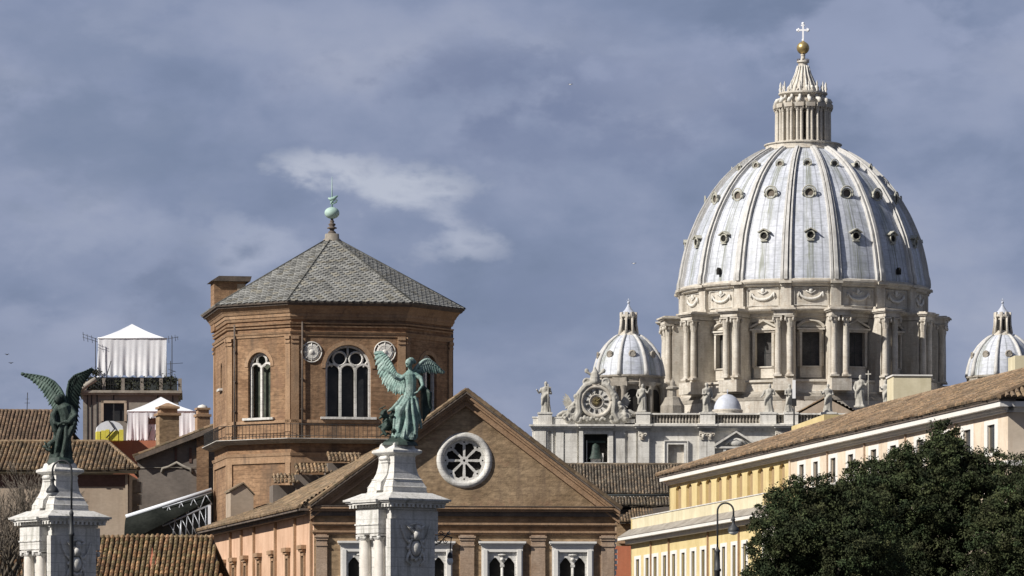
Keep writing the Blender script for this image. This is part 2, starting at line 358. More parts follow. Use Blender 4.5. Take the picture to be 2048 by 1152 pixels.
def tile_field(mb, pts, pitch=.27, course=.42, h=.075, tones=None, seed=1):
    """rows of half-round pantiles over a planar outline; pts[0]-pts[1] is the eave"""
    rnd = random.Random(seed); pts = [Vector(p) for p in pts]
    P0 = pts[0]; U = (pts[1] - pts[0]).normalized(); N = (pts[1] - pts[0]).cross(pts[-1] - pts[0]).normalized()
    if N.z < 0: N = -N
    V = N.cross(U).normalized()
    if V.z < 0: V = -V
    poly = [((p - P0).dot(U), (p - P0).dot(V)) for p in pts]
    us = [p[0] for p in poly]; vs_ = [p[1] for p in poly]
    i = 0; u = min(us) + pitch / 2; ph1, ph2 = rnd.uniform(0, 6), rnd.uniform(0, 6)
    tones = tones or [(.75, .75, .75), (1, 1, 1), (1.15, 1.05, .95), (.9, .88, .8), (1.25, 1.15, 1.0), (.6, .6, .55)]
    while u < max(us):
        v = min(vs_); du = rnd.uniform(-.02, .02); j = 0; jog = rnd.uniform(-.06, .06)
        while v < max(vs_):
            if rnd.random() > .004 and inside((u, v + course * .5), poly):
                t = rnd.choice(tones); k = rnd.uniform(.74, 1.26) * (1 + .18 * sin(u * .9 + ph1) * sin(v * 1.3 + ph2)); sag = .03 * sin(u * .31 + ph1) + .02 * sin(u * 1.1 + v * .7 + ph2); slip = (rnd.uniform(-.16, .1) if rnd.random() < .05 else rnd.uniform(-.03, .03)); mb.c = (t[0] * k, t[1] * k, t[2] * k)
                w = pitch * .40; A = []; a_ = rnd.uniform(-.015, .015)
                for (vv, ww, hh) in ((v + jog - .04, w * 1.08, h * 1.25), (v + jog + course, w * .9, h * .95)):
                    for q in range(5):
                        an = pi * q / 4
                        A.append(tuple(P0 + U * (u + du + a_ - ww * cos(an)) + V * (vv + slip) + N * (.06 + sag + hh * sin(an) * 1.25)))
                mb.add(A, [(q, q + 1, q + 6, q + 5) for q in range(4)] + [(4, 3, 2, 1, 0)], False)
            v += course; j += 1
        u += pitch
    mb.c = (1, 1, 1)
def ridge_tiles(mb, a, b, r=.13, seg=.45, seed=3):
    rnd = random.Random(seed); a = Vector(a); b = Vector(b); n = max(2, int((b - a).length / seg))
    for i in range(n):
        k = rnd.uniform(.7, 1.25); mb.c = (k, k * .96, k * .9)
        p = a.lerp(b, i / n); q = a.lerp(b, (i + 1.1) / n); mb.tube([p, q], [r * 1.1, r * .9], 6, smooth=False)
    mb.c = (1, 1, 1)
# ================================================================ ground
g = MB(); g.add([(-1500, -300, 0), (1500, -300, 0), (1500, 3000, 0), (-1500, 3000, 0)], [(0, 1, 2, 3)])
tag(g.build('ground', 'asphalt'), None, None, kind='structure')

# ================================================================ octagonal brick tower
OY = 320.0; octM = frame(664, OY, 10.5); ocx = (664 - CX) / FP * OY
oct_t = thing('octagonal_tower', 'octagonal orange-brown brick crossing tower with a grey slate pyramid roof and tall traceried windows', 'tower', (ocx, OY, 0))
sO = OY / FP
def octo(k=0.0):      # half widths: c flat face, d diagonal face, grown outward by k metres
    c = 226 * sO / 2; d = 155 * sO / sqrt(2); h = c + d
    t = k * tan(R(22.5))
    hh = h + k; cc = c + t
    return [(-cc, -hh), (cc, -hh), (hh, -cc), (hh, cc), (cc, hh), (-cc, hh), (-hh, cc), (-hh, -cc)]
O0 = octo(0)
H0 = O0[1][1] * -1          # distance of a face from the axis
sF = (OY - H0) / FP
def oz(py): return EYE + (HZ - py) * sF      # heights read on the near face
faces = []                                  # local frames for the eight faces
for i in range(8):
    a = Vector(O0[i]); b = Vector(O0[(i + 1) % 8]); mid = (a + b) / 2; d = (b - a)
    M = octM @ Matrix.Translation((mid.x, mid.y, 0)) @ Matrix.Rotation(atan2(d.y, d.x), 4, 'Z')
    faces.append((M, d.length))
wall = MB(); win_specs = []
for i, (M, wd) in enumerate(faces):
    holes = []
    if i in (0, 2, 4, 6): hw = 1.60; lights = 3
    else: hw = .98; lights = 2
    if i == 7 or i == 0 or i == 1 or i == 2 or i == 3 or i == 5:
        top = oz(690) if lights == 3 else oz(703); bot = oz(834)
        holes = [arch(-hw, hw, bot, top, 16)]; win_specs.append((i, M, hw, bot, top, lights))
    if i == 6:
        top = oz(712); bot = oz(765); holes = [arch(-.45, .45, bot, top, 8)]; win_specs.append((i, M, .45, bot, top, 0))
    wall_holes(wall, rect(-wd / 2, wd / 2, 0, oz(612)), holes, 0, .75, M)
wall_o = wall.build('wall', 'brick', oct_t)
tr = MB()      # projecting mouldings
def band(mb, z0, z1, k0, k1=None):
    k1 = k0 if k1 is None else k1
    mb.hprism(octo(k0), z0, z1, octM, octo(k1))
for (a, b, k0, k1) in [(621, 613, .42, .62), (627, 621, .30, .40), (634, 627, .22, .24), (640, 634, .10, .18), (668, 664, .14, .20), (673, 668, .07, .10), (846, 840, .10, .10),
                       (655, 652, .12, .16), (649, 646, .16, .2), (912, 906, .14, .2), (918, 912, .07, .1), (926, 918, .1, .1)]:
    band(tr, oz(a), oz(b), k0, k1)
tr.build('moulding', 'brick_trim', oct_t)
led = MB(); band(led, oz(884), oz(879), .62, .85); band(led, oz(887), oz(884), .4, .5); led.build('ledge', 'travertine_dark', oct_t); led = MB(); band(led, oz(879), oz(878), .87, .87); led.build('ledge_coping', 'travertine', oct_t)
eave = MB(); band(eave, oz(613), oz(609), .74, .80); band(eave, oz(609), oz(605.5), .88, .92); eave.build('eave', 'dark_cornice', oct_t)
for i, (M, wd) in enumerate(faces):
    for s in (-1, 1):
        pil = MB()
        e = wd / 2; w_ = .55 if i % 2 == 0 else .42
        for (z0, z1, p) in ((oz(877.9), oz(673), .10), (oz(687), oz(683), .17), (oz(679), oz(673), .2), (oz(876), oz(868), .16), (oz(1060), oz(926), .10)):
            pil.box(s * e, s * (e - w_), -p, .02, z0, z1, M)
        pil.build('pilaster', 'brick_trim', oct_t)
for (i, M, hw, bot, top, lights) in win_specs:
    g = MB(); g.box(-hw, hw, .70, .74, bot, top, M); wo = g.build('window', 'glass' if i in (0, 2, 4) else 'glass_green', oct_t)
    t = MB(); zs = top - hw; y0, y1 = .22, .42
    if lights:
        for s in (-1, 1): t.box(s * hw, s * (hw - .16), y0, y1, bot, zs, M)
        n = lights; W = 2 * hw / n; r = W / 2
        for k in range(1, n): t.box(-hw + k * W - .085, -hw + k * W + .085, y0, y1, bot, zs + .05, M)
        for k in range(n):                                    # small round heads
            c = -hw + (k + .5) * W; pts = [(c + r * cos(pi * q / 10), (y0 + y1) / 2, zs - .25 + r * 1.0 * sin(pi * q / 10)) for q in range(11)]
            t.tube(pts, .095, 5, M, smooth=False)
        pts = [(hw * .96 * cos(pi * q / 18), (y0 + y1) / 2, zs + hw * .96 * sin(pi * q / 18)) for q in range(19)]
        t.tube(pts, .11, 5, M, smooth=False)
        cs = [(-hw * .36, zs + hw * .42, hw * .30), (hw * .36, zs + hw * .42, hw * .30)] if lights == 3 else [(0, zs + hw * .42, hw * .42)]
        for (a, b, r2) in cs:
            pts = [(a + r2 * cos(2 * pi * q / 14), (y0 + y1) / 2, b + r2 * sin(2 * pi * q / 14)) for q in range(15)]; t.tube(pts, .085, 5, M, smooth=False)
        if lights == 3: t.tube([(0, .32, zs + hw * .5), (0, .32, zs + hw * .95)], .09, 5, M)
        for s in (-1, 1): t.tube([(s * hw * .68, .32, zs + .1), (s * hw * .9, .32, zs + hw * .35)], .08, 5, M)
        t.build('tracery', 'marble', wo)
    sl = MB(); sl.box(-hw - .35, hw + .35, -.24, .3, bot - .16, bot, M); sl.build('sill', 'marble', wo)
    ar = MB(); 
    for q in range(16):
        a0, a1 = pi * q / 16, pi * (q + 1) / 16
        if lights: ar.prism([((hw + .02) * cos(a0), zs + (hw + .02) * sin(a0)), ((hw + .3) * cos(a0), zs + (hw + .3) * sin(a0)), ((hw + .3) * cos(a1), zs + (hw + .3) * sin(a1)), ((hw + .02) * cos(a1), zs + (hw + .02) * sin(a1))][::-1], -.05, .03, M)
    if lights: ar.build('arch_surround', 'brick_trim', wo)
# medallions of pale plaster on the near face
for (px, py, rr) in ((620, 705, .70), (768, 703, .74)):
    m = MB(); x = (px - 694) * sF; z = oz(py); M = faces[0][0]
    for r2, t_ in ((rr, .05), (rr * .62, .04)):
        m.tube([(x + r2 * cos(2 * pi * q / 20), -.05, z + r2 * sin(2 * pi * q / 20)) for q in range(21)], t_, 5, M)
    for q in range(8):
        a = 2 * pi * q / 8; m.tube([(x + .1 * cos(a), -.05, z + .1 * sin(a)), (x + rr * cos(a), -.05, z + rr * sin(a))], .045, 4, M)
    m.ell((x, -.04, z), (rr * .85, .05, rr * .85), 14, 6, M); m.ell((x, -.06, z), (.2, .1, .2), 10, 6, M)
    m.build('medallion', 'travertine', oct_t)
# railing on the ledge
rl = MB(); K = octo(.72)
for i in range(8):
    a = Vector(K[i]); b = Vector(K[(i + 1) % 8]); n = int((b - a).length / .30)
    for q in range(n):
        p = a.lerp(b, q / n); rl.box(p.x - .014, p.x + .014, p.y - .014, p.y + .014, oz(879), oz(850), octM)
    for zz in (oz(850), oz(873)): rl.tube([(a.x, a.y, zz), (b.x, b.y, zz)], .024, 4, octM)
rl.build('railing', 'iron', oct_t)
for i, e_ in ((0, -.78), (7, -.70), (2, -.5)):      # rainwater pipes beside the corners
    M, wd = faces[i]; dp = MB(M); s_ = -1 if e_ < 0 else 1; xx = s_ * (wd / 2 - abs(e_)); dp.tube([(xx, -.16, oz(878)), (xx, -.16, oz(645))], .07, 6)
    for zz_ in (700, 760, 820): dp.box(xx - .1, xx + .1, -.2, .02, oz(zz_), oz(zz_) + .07)
    dp.build('rainwater_pipe', 'dark_cornice', oct_t)
# slate roof
ze = oz(606); za = Z(483, OY) ; E = octo(.92)
base = MB(); rb = .55; apex = [(rb * sin(2 * pi * (i - .5) / 8), -rb * cos(2 * pi * (i - .5) / 8)) for i in range(8)]
base.hprism(E, ze, za, octM, apex); base.build('roof_deck', 'slate_base', oct_t)
sl = MB(octM); rnd = random.Random(4)
for i in range(8):
    a = Vector((*E[i], ze)); b = Vector((*E[(i + 1) % 8], ze)); c = Vector((*apex[(i + 1) % 8], za)); d = Vector((*apex[i], za))
    U = (b - a).normalized(); N = (b - a).cross(d - a).normalized(); V = N.cross(U)
    poly = [((p - a).dot(U), (p - a).dot(V)) for p in (a, b, c, d)]; Lg = (b - a).length; top = poly[2][1]
    tw, ch = .50, .30; j = 0; v = 0
    while v < top:
        f = v / top; x0 = poly[3][0] * f; x1 = Lg + (poly[2][0] - Lg) * f
        u = x0 + (tw * .5 if j % 2 else 0) - .0
        while u < x1:
            k = rnd.choice((.72, .95, 1.0, 1.08, 1.2)) * rnd.uniform(.93, 1.07); q = rnd.random(); sl.c = (k, k * (1.0 if q > .15 else .95), k * (1.0 if q > .15 else .85))
            um = min(u + tw * .5, x1); lo_, hi_ = max(u - tw * .455, x0), min(u + tw * .455, x1)
            pts = [(lo_, v + .13, .07), (u, v - .05, .095), (hi_, v + .13, .07), (hi_, v + ch + .12, .015), (lo_, v + ch + .12, .015)]
            if hi_ - lo_ > .08 and lo_ <= u <= hi_:
                w3 = [tuple(a + U * x + V * y + N * (h + .0)) for x, y, h in pts]; w4 = [tuple(Vector(p) - N * .06) for p in w3]
                sl.add(w3 + w4, [(0, 1, 2, 3, 4), (0, 5, 6, 1), (1, 6, 7, 2), (4, 9, 5, 0), (2, 7, 8, 3)])
            u += tw
        v += ch; j += 1
sl.c = (1, 1, 1)
for i in range(8):
    sl.c = (.28, .28, .27); sl.tube([(*E[i], ze + .06), (*apex[i], za + .06)], .07, 4)
sl.c = (1, 1, 1); sl.build('roof_slates', 'slate', oct_t)
cap = MB(octM); cap.lathe([(.62, za - .25), (.62, za + .15), (.52, za + .2), (.5, Z(468, OY)), (0.01, Z(466, OY))], 16); cap.build('roof_cap', 'travertine_dark', oct_t)
fx, fz = 0, lambda py: Z(py, OY)
fin = MB(octM); fin.lathe([(.3, fz(468)), (.28, fz(464)), (.14, fz(461)), (.2, fz(458)), (.36, fz(457)), (.34, fz(455)), (.16, fz(453)), (.26, fz(450)), (.26, fz(448)), (.12, fz(446)), (.17, fz(443)), (.1, fz(440)), (.09, fz(437))], 12)
fin.build('finial', 'dark_cornice', oct_t)
b_ = MB(octM); b_.ell((0, 0, fz(426)), (.54, .54, .42), 20, 12); b_.build('finial_ball', 'copper_ball', oct_t)
v_ = MB(octM); v_.tube([(0, 0, fz(416)), (0, 0, fz(354))], [.07, .02], 6); v_.tube([(-.28, 0, fz(396)), (-.1, 0, fz(399)), (.15, 0, fz(397)), (.42, 0, fz(391))], [.04, .13, .15, .04], 6)
v_.tube([(-.1, 0, fz(408)), (0, 0, fz(402)), (.18, 0, fz(398))], [.05, .12, .1], 6); v_.tube([(0, 0, fz(408)), (.3, 0, fz(404)), (.36, 0, fz(399))], .07, 5); v_.build('weather_vane', 'copper_ball', oct_t)
# small stair turret rising through the roof edge
tm = frame(462, OY + 1.5, 10.5)
t = MB(tm); t.box(-1.30, .95, -.8, 1.4, Z(660, OY), Z(560, OY)); tu = t.build('stair_turret', 'brick', oct_t)
t = MB(tm); t.hprism([(-1.55, -1.1), (1.25, -1.1), (1.25, 1.7), (-1.55, 1.7)], Z(561, OY), Z(551, OY), poly2=[(-1.0, -1.15), (1.35, -1.15), (1.35, 1.75), (-1.0, 1.75)])
t.build('turret_roof', 'dark_cornice', tu)
t = MB(tm); t.box(.35, .9, -.84, -.80, Z(592, OY), Z(566, OY)); t.build('hatch', 'plaster_tan', tu)

# ================================================================ church with brick gable and rose window
gp = Plane(628, 270, 5.0); GX = gp.X0
church = thing('gabled_church', 'brick church front with a wide triangular gable, white rose window and twin windows', 'church', (GX, 270, 0))
gx = lambda px: gp.x(px); GYm = 271.0
gz = lambda py: EYE + (HZ - py) / FP * GYm
xl, xr, xa = gx(628), gx(1230), gx(930)
win_c = [722, 863, 1004, 1145]; ho = []
rc = (gx(929), gz(921)); rr = gx(929 + 56) - gx(929)
holes = [circ(*rc, rr * .80, 36)]
for c in win_c: holes.append(rect(gx(c - 33), gx(c + 33), gz(1320), gz(1108)))
wm = MB(); outer = [(xl, 0), (xr, 0), (xr, gz(1035)), (gx(1232), gz(1018)), (xa, gz(800)), (xl, gz(1018))]
wall_holes(wm, outer, holes, 0, .55, gp.M)
wm.prism([(xl, 0), (xr, 0), (xr, gz(1030)), (xa, gz(806)), (xl, gz(1030))], .60, 1.4, gp.M)
wm.build('wall', 'brick_gable', church)
# raking cornices in three steps with a tiled verge on top
rk = MB()
def raking(mb, lo, hi, y0, y1, extL=0, extR=0):
    """lo, hi: distances in photo px below the roof line"""
    A = (620, 1011); B = (931, 783); D = (1238, 1017)
    for (p, q) in ((A, B), (B, D)):
        poly = [(gx(p[0]), gz(p[1] + hi)), (gx(p[0]), gz(p[1] + lo)), (gx(q[0]), gz(q[1] + lo)), (gx(q[0]), gz(q[1] + hi))]
        if p is B: poly = poly[::1]
        mb.prism([poly[0], poly[3], poly[2], poly[1]], y0, y1, gp.M)
raking(rk, 6, 12, -.62, .3); raking(rk, 12, 17, -.46, .3); raking(rk, 17, 26, -.24, .2); raking(rk, 26, 30, -.32, .2)
rk.build('raking_cornice', 'brick_trim', church)
vt = MB(); raking(vt, 2, 6, -.78, .5); vt.build('verge_slab', 'dark_cornice', church)
vt = MB()
for (p, q) in (((618, 1010), (931, 781)), ((931, 781), (1240, 1016))):
    for yy in (-.7, -.42):
        a = gp.M @ Vector((gx(p[0]), yy, gz(p[1]))); b = gp.M @ Vector((gx(q[0]), yy, gz(q[1]))); ridge_tiles(vt, a, b, .13, .42, 5)
vt.build('verge_tiles', 'tile_old', church)
# entablature
en = MB()
for (t0, t1, pr) in ((1014, 1019, .62), (1019, 1024, .48), (1046, 1050, .24), (1050, 1053, .16), (1062, 1066, .22), (1066, 1070, .14)):
    en.box(xl - pr * .6, xr + pr * .6, -pr, .03, gz(t1), gz(t0), gp.M)
en.build('entablature', 'brick_trim', church)
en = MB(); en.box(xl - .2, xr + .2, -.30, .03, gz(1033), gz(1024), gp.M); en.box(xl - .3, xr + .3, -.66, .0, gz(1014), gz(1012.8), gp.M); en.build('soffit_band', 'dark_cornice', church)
for (a, b) in ((632, 654), (782, 808), (920, 948), (1062, 1090), (1202, 1228)):
    pl = MB(); pl.box(gx(a), gx(b), -.14, .02, 0, gz(1070), gp.M)
    for (t0, t1, pr, e) in ((1072, 1076, .26, 3), (1076, 1081, .2, 1.5), (1090, 1093, .19, 1)):
        pl.box(gx(a - e), gx(b + e), -pr, .02, gz(t1), gz(t0), gp.M)
    pl.build('pilaster', 'brick_pale', church)
q = MB(); rnd = random.Random(2)
for k in range(40):
    z0 = k * .33; 
    if z0 > gz(1080): break
    q.box(gx(1230) - rnd.uniform(.02, .1), gx(1231) + rnd.uniform(.02, .12), -.05, .3, z0, z0 + .2 + rnd.uniform(0, .1), gp.M)
q.build('quoin', 'travertine', church)
# rose window
rw = MB(gp.M); bx = MB(gp.M)
T = Matrix.Translation((rc[0], 0, rc[1])) @ Matrix.Rotation(R(90), 4, 'X')
prof = [(rr * .74, .45), (rr * .76, -.02), (rr * .80, .10), (rr * .86, .16), (rr * .93, .14), (rr, .02), (rr, -.02)]
def ringl(mb, prof, n=48):
    vs = []; 
    for r_, h_ in prof:
        for i in range(n): a = 2 * pi * i / n; vs.append((rc[0] + r_ * cos(a), -h_ if h_ < .4 else .42, rc[1] + r_ * sin(a)))
    mb.add(vs, [(j * n + i, j * n + (i + 1) % n, (j + 1) * n + (i + 1) % n, (j + 1) * n + i)[::-1] for j in range(len(prof) - 1) for i in range(n)], True)
ringl(rw, prof); ro = rw.build('rose_window', 'marble', church)
t = MB(gp.M)
outer = circ(*rc, rr * .755, 64); hl = []
for k in range(8):
    a = pi / 8 + k * pi / 4; ph = []; r_i, r_o = rr * .15, rr * .60
    def pt(r_, da): return (rc[0] + r_ * cos(a + da), rc[1] + r_ * sin(a + da))
    gap = .045 * rr
    ph.append(pt(r_i, -.16)); 
    for (r_, da) in ((.48, .29), (.53, .315), (.57, .29), (.585, .23), (.60, .17), (.645, .12), (.66, .05)): ph.append(pt(rr * r_, -da))
    for (r_, da) in ((.66, .05), (.645, .12), (.60, .17), (.585, .23), (.57, .29), (.53, .315), (.48, .29)): ph.append(pt(rr * r_, da))
    ph.append(pt(r_i, .16)); hl.append(ph)
    aa = k * pi / 4; hl.append([(rc[0] + rr * .66 * cos(aa) + .06 * cos(q_), rc[1] + rr * .66 * sin(aa) + .06 * sin(q_)) for q_ in [2 * pi * i / 6 for i in range(6)]])
hl.append(circ(*rc, rr * .05, 8))
wall_holes(t, outer, hl, .22, .22); t.build('tracery', 'marble', ro)
t = MB(gp.M); t.box(rc[0] - rr * .8, rc[0] + rr * .8, .46, .5, rc[1] - rr * .8, rc[1] + rr * .8); t.build('pane', 'dark_open', ro)
# four white framed twin-light windows
def twin_window(c):
    M = gp.M; u = gx(c + 1) - gx(c); x = gx(c)
    f = MB(M)
    f.box(x - 47 * u, x + 47 * u, -.42, 0, gz(1087), gz(1083)); f.box(x - 45 * u, x + 45 * u, -.32, 0, gz(1090), gz(1087)); f.box(x - 42 * u, x + 42 * u, -.22, 0, gz(1094), gz(1090))
    for s in (-1, 1):
        f.box(x + s * 41 * u, x + s * 29 * u, -.20, .3, gz(1330), gz(1094)); f.box(x + s * 38 * u, x + s * 30 * u, -.26, -.19, gz(1330), gz(1100))
    f.box(x - 29 * u, x + 29 * u, -.20, .3, gz(1104), gz(1094))
    fo = f.build('window', 'white_trim', church)
    zt = gz(1116); t = MB(M); oz_ = rect(x - 29 * u, x + 29 * u, gz(1330), gz(1104)); hs = []
    for s in (-1, 1):
        cx = x + s * 14 * u; r_ = 11.5 * u
        h_ = [(cx - r_, gz(1329)), (cx + r_, gz(1329))] + [(cx + r_ * cos(pi * q_ / 4), gz(1128) + r_ * .6 * sin(pi * q_ / 4)) for q_ in range(0, 2)] + [(cx + r_ * .55, gz(1121)), (cx + r_ * .3, gz(1117)), (cx, gz(1115)), (cx - r_ * .3, gz(1117)), (cx - r_ * .55, gz(1121))] + [(cx + r_ * cos(pi * q_ / 4), gz(1128) + r_ * .6 * sin(pi * q_ / 4)) for q_ in range(3, 5)]
        hs.append(h_)
    wall_holes(t, oz_, hs, -.05, .2); t.tube([(x, -.12, gz(1330)), (x, -.12, gz(1133))], 2.3 * u, 8); t.box(x - 4 * u, x + 4 * u, -.2, -.05, gz(1134), gz(1129)); t.ell((x, -.1, gz(1119)), (4 * u, .12, 4 * u)); t.ell((x, -.1, gz(1110)), (9 * u, .08, 2.2 * u))
    t.build('tracery', 'marble', fo)
    t = MB(M); t.box(x - 29 * u, x + 29 * u, .2, .24, gz(1330), gz(1104)); t.build('pane', 'dark_open', fo)
for c in win_c: twin_window(c)
# salmon side wall receding to the left
A = P(628, 1018, 270); B_ = P(428, 1064, 306); dv = Vector((B_.x - A.x, B_.y - A.y, 0)); Ls = dv.length
sideM = Matrix.Translation((B_.x, B_.y, 0)) @ Matrix.Rotation(atan2(-dv.y, -dv.x), 4, 'Z')     # x runs from the far end to the gable
def sx(px):                                                                              # photo column to distance along the side wall
    k = (px - CX) / FP; ux, uy = -dv.x / Ls, -dv.y / Ls; return (k * B_.y - B_.x) / (ux - k * uy)
zt = (A.z + B_.z) / 2 ; zt = A.z - .1
swin = [608, 577, 548, 520, 493, 470, 449]; hs = [rect(sx(p_) - .42, sx(p_) + .42, 5.0, 10.45) for p_ in swin]
m = MB(); wall_holes(m, rect(0, Ls, 0, zt), hs, 0, .35, sideM); m.build('side_wall', 'plaster_salmon', church)
for p_ in (625, 592, 553, 510, 485, 463):
    x = sx(p_); m = MB(); m.box(x - .13, x + .13, -.16, .02, 0, zt, sideM); m.build('wall_strip', 'brick_trim', church)
for p_ in swin:
    x = sx(p_); f = MB(sideM); f.box(x - .75, x + .75, -.35, .02, 10.85, 11.1); f.box(x - .62, x + .62, -.26, .02, 10.7, 10.85)
    for s in (-1, 1): f.box(x + s * .58, x + s * .42, -.14, .05, 5.0, 10.6)
    f.box(x - .58, x + .58, -.14, .05, 10.45, 10.7); wo = f.build('window', 'brick_trim', church)
    f = MB(sideM); f.box(x - .42, x + .42, .28, .32, 5.0, 10.45); f.build('pane', 'glass', wo)
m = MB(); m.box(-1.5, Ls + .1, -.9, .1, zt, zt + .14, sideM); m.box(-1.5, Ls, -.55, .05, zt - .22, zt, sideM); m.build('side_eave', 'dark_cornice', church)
# low roof behind the gable and beside the tower
ra = sideM @ Vector((Ls, -.9, zt + .14)); rb_ = sideM @ Vector((-1.5, -.9, zt + .14)); rc_ = P(548, 1008, 312.5); rd = P(752, 903, 312.5); re = P(822, 872, 272.5)
m = MB(); tl = MB()
for tri in ([rb_, ra, rc_], [ra, rd, rc_], [ra, re, rd]):
    roof_poly(m, tri, .2)
m.build('roof_deck', 'tile_base', church)
tile_field(tl, [rb_, ra, rc_], .30, .45, .08, seed=9); tile_field(tl, [ra + Vector((0, 0, .01)), rd, rc_][::1], .30, .45, .08, seed=8); tile_field(tl, [ra, re, rd], .3, .45, .08, seed=7)
ridge_tiles(tl, rb_ + Vector((0, 0, .1)), ra + Vector((0, 0, .1)), .12, .45, 11)
tl.build('roof_tiles', 'tile_old', church)
# stepped little tiled ledges against the tower and a plastered dormer box
for (a, b, yy) in ((545, 600, 966), (590, 662, 945), (655, 722, 922)):
    M = frame(a, 309.5, 8); Lw = (b - a) * 309.5 / FP; z = Z(yy, 309.5)
    m = MB(M); m.box(0, Lw, -.3, 2.4, z - 1.6, z - .15); so = m.build('stepped_parapet', 'plaster_dark', church)
    t = MB(); tile_field(t, [M @ Vector((0, -.75, z - .12)), M @ Vector((Lw, -.75, z - .12)), M @ Vector((Lw, .6, z + .5)), M @ Vector((0, .6, z + .5))], .26, .4, .09, seed=a)
    ridge_tiles(t, M @ Vector((0, .6, z + .5)), M @ Vector((Lw, .6, z + .5)), .12, .4, 3); t.build('coping_tiles', 'tile_old', so)
M = frame(461, 309, 12); m = MB(M); w_ = 46 * 309 / FP; m.prism([(0, 9), (w_, 9), (w_, Z(990, 309)), (w_ * .55, Z(968, 309)), (0, Z(984, 309))], -.1, 2.2); do = m.build('plastered_dormer', 'plaster_tan', church)
m = MB(M); m.prism([(-.1, Z(984, 309)), (w_ * .55, Z(967, 309)), (w_ + .1, Z(990, 309)), (w_ + .1, Z(988, 309)), (w_ * .55, Z(964, 309)), (-.1, Z(981, 309))], -.22, 2.3); m.build('dormer_coping', 'tile_old', do)

# ================================================================ dark tiled hall behind the gable
HY = 440
hall = thing('tiled_hall', 'long low hall, dark brown pantiled roof, between brick gable and yellow palace', 'building', (P(1200, 1000, HY).x, HY, 0))
m = MB(); m.box(P(1060, 0, HY).x, P(1400, 0, HY).x, HY, HY + 9, 0, Z(996, HY)); m.build('wall', 'plaster_dark', hall)
t = MB(); d = MB()
q1 = [P(1050, 988, HY - .6), P(1420, 988, HY - .6), P(1420, 931, HY + 7), P(1050, 931, HY + 7)]; roof_poly(d, q1)
tile_field(t, q1, .30, .48, .10, tones=[(.8, .8, .8), (1, 1, 1), (1.2, 1.1, 1), (.6, .6, .6)], seed=21); ridge_tiles(t, q1[3] + Vector((0, 0, .1)), q1[2] + Vector((0, 0, .1)), .16, .5)
q2 = [P(1120, 1012, HY - 3.4), P(1420, 1012, HY - 3.4), P(1420, 994, HY - .3), P(1120, 994, HY - .3)]; roof_poly(d, q2); tile_field(t, q2, .30, .48, .10, seed=22)
back = [P(1050, 931, HY + 7), P(1420, 931, HY + 7), P(1420, 985, HY + 14), P(1050, 985, HY + 14)]; roof_poly(d, back)
d.box(P(1120, 0, HY - 3).x, P(1420, 0, HY - 3).x, HY - 2.9, HY, 8, Z(1018, HY - 3))
d.build('roof_deck', 'tile_base', hall); t.build('roof_tiles', 'tile_dark', hall)
m = MB(); m.tube([P(1110, 990.5, HY - .95), P(1400, 990.5, HY - .75)], .09, 6); m.build('gutter', 'steel_dark', hall)

# low tiled annex by the gable's right corner
AY = 420
an = thing('tiled_annex', 'small brick annex with old tile roof between church corner and yellow palace', 'building', (P(1270, 0, AY).x, AY, 0))
m = MB(); m.box(P(1233, 0, AY).x, P(1330, 0, AY).x, AY, AY + 8, 0, Z(1042, AY)); m.build('wall', 'brick_gable', an)
t = MB(); d = MB(); q1 = [P(1236, 1045, AY - .5), P(1345, 1045, AY - .5), P(1350, 1012, AY + 6), P(1262, 1020, AY + 6)]; roof_poly(d, q1); d.build('roof_deck', 'tile_base', an); tile_field(t, q1, .27, .42, .09, seed=31); t.build('roof_tiles', 'tile_old', an)
m = MB(); m.box(P(1238, 0, AY).x, P(1330, 0, AY).x, AY - .35, AY + .02, Z(1087, AY), Z(1078, AY)); m.build('moulding', 'brick_trim', an)
m = MB(); RY = 409; rh = MB(); rh.box(P(1231, 0, RY).x, P(1300, 0, RY).x, RY, RY + 5, 0, Z(1092, RY))
tag(rh.build('red_house', 'plaster_red', None, (P(1245, 0, RY).x, RY, 0)), 'sliver of a red plastered house below the annex at the church corner', 'house')

# ================================================================ yellow palace
PA = 10.5; pxf, pyf = 14.35, 410.0; palM = Matrix.Translation((pxf, pyf, 0)) @ Matrix.Rotation(R(PA - 90), 4, 'Z')   # local x runs towards the camera along the wall, -y faces the street
pal = thing('yellow_palace', 'long cream and yellow palace with brown tiled hip roof and a row of small arches', 'palace', (pxf, pyf, 0))
def lx(px, off=0.0):          # distance along the palace wall for a photo column; off = offset of the plane towards the street
    k = (px - CX) / FP; ux, uy = sin(R(PA)), -cos(R(PA)); nx, ny = -cos(R(PA)), -sin(R(PA)); X, Y = pxf + nx * off, pyf + ny * off
    return (k * Y - X) / (ux - k * uy)
def lz(py, px, off=0.0):
    u = lx(px, off); Y = pyf - cos(R(PA)) * u - sin(R(PA)) * off; return EYE + (HZ - py) / FP * Y
LC = lx(2016); L1 = lx(1580); EH = lz(955, 1339)
zc0, zc1 = EH - .62, EH            # white eaves cornice
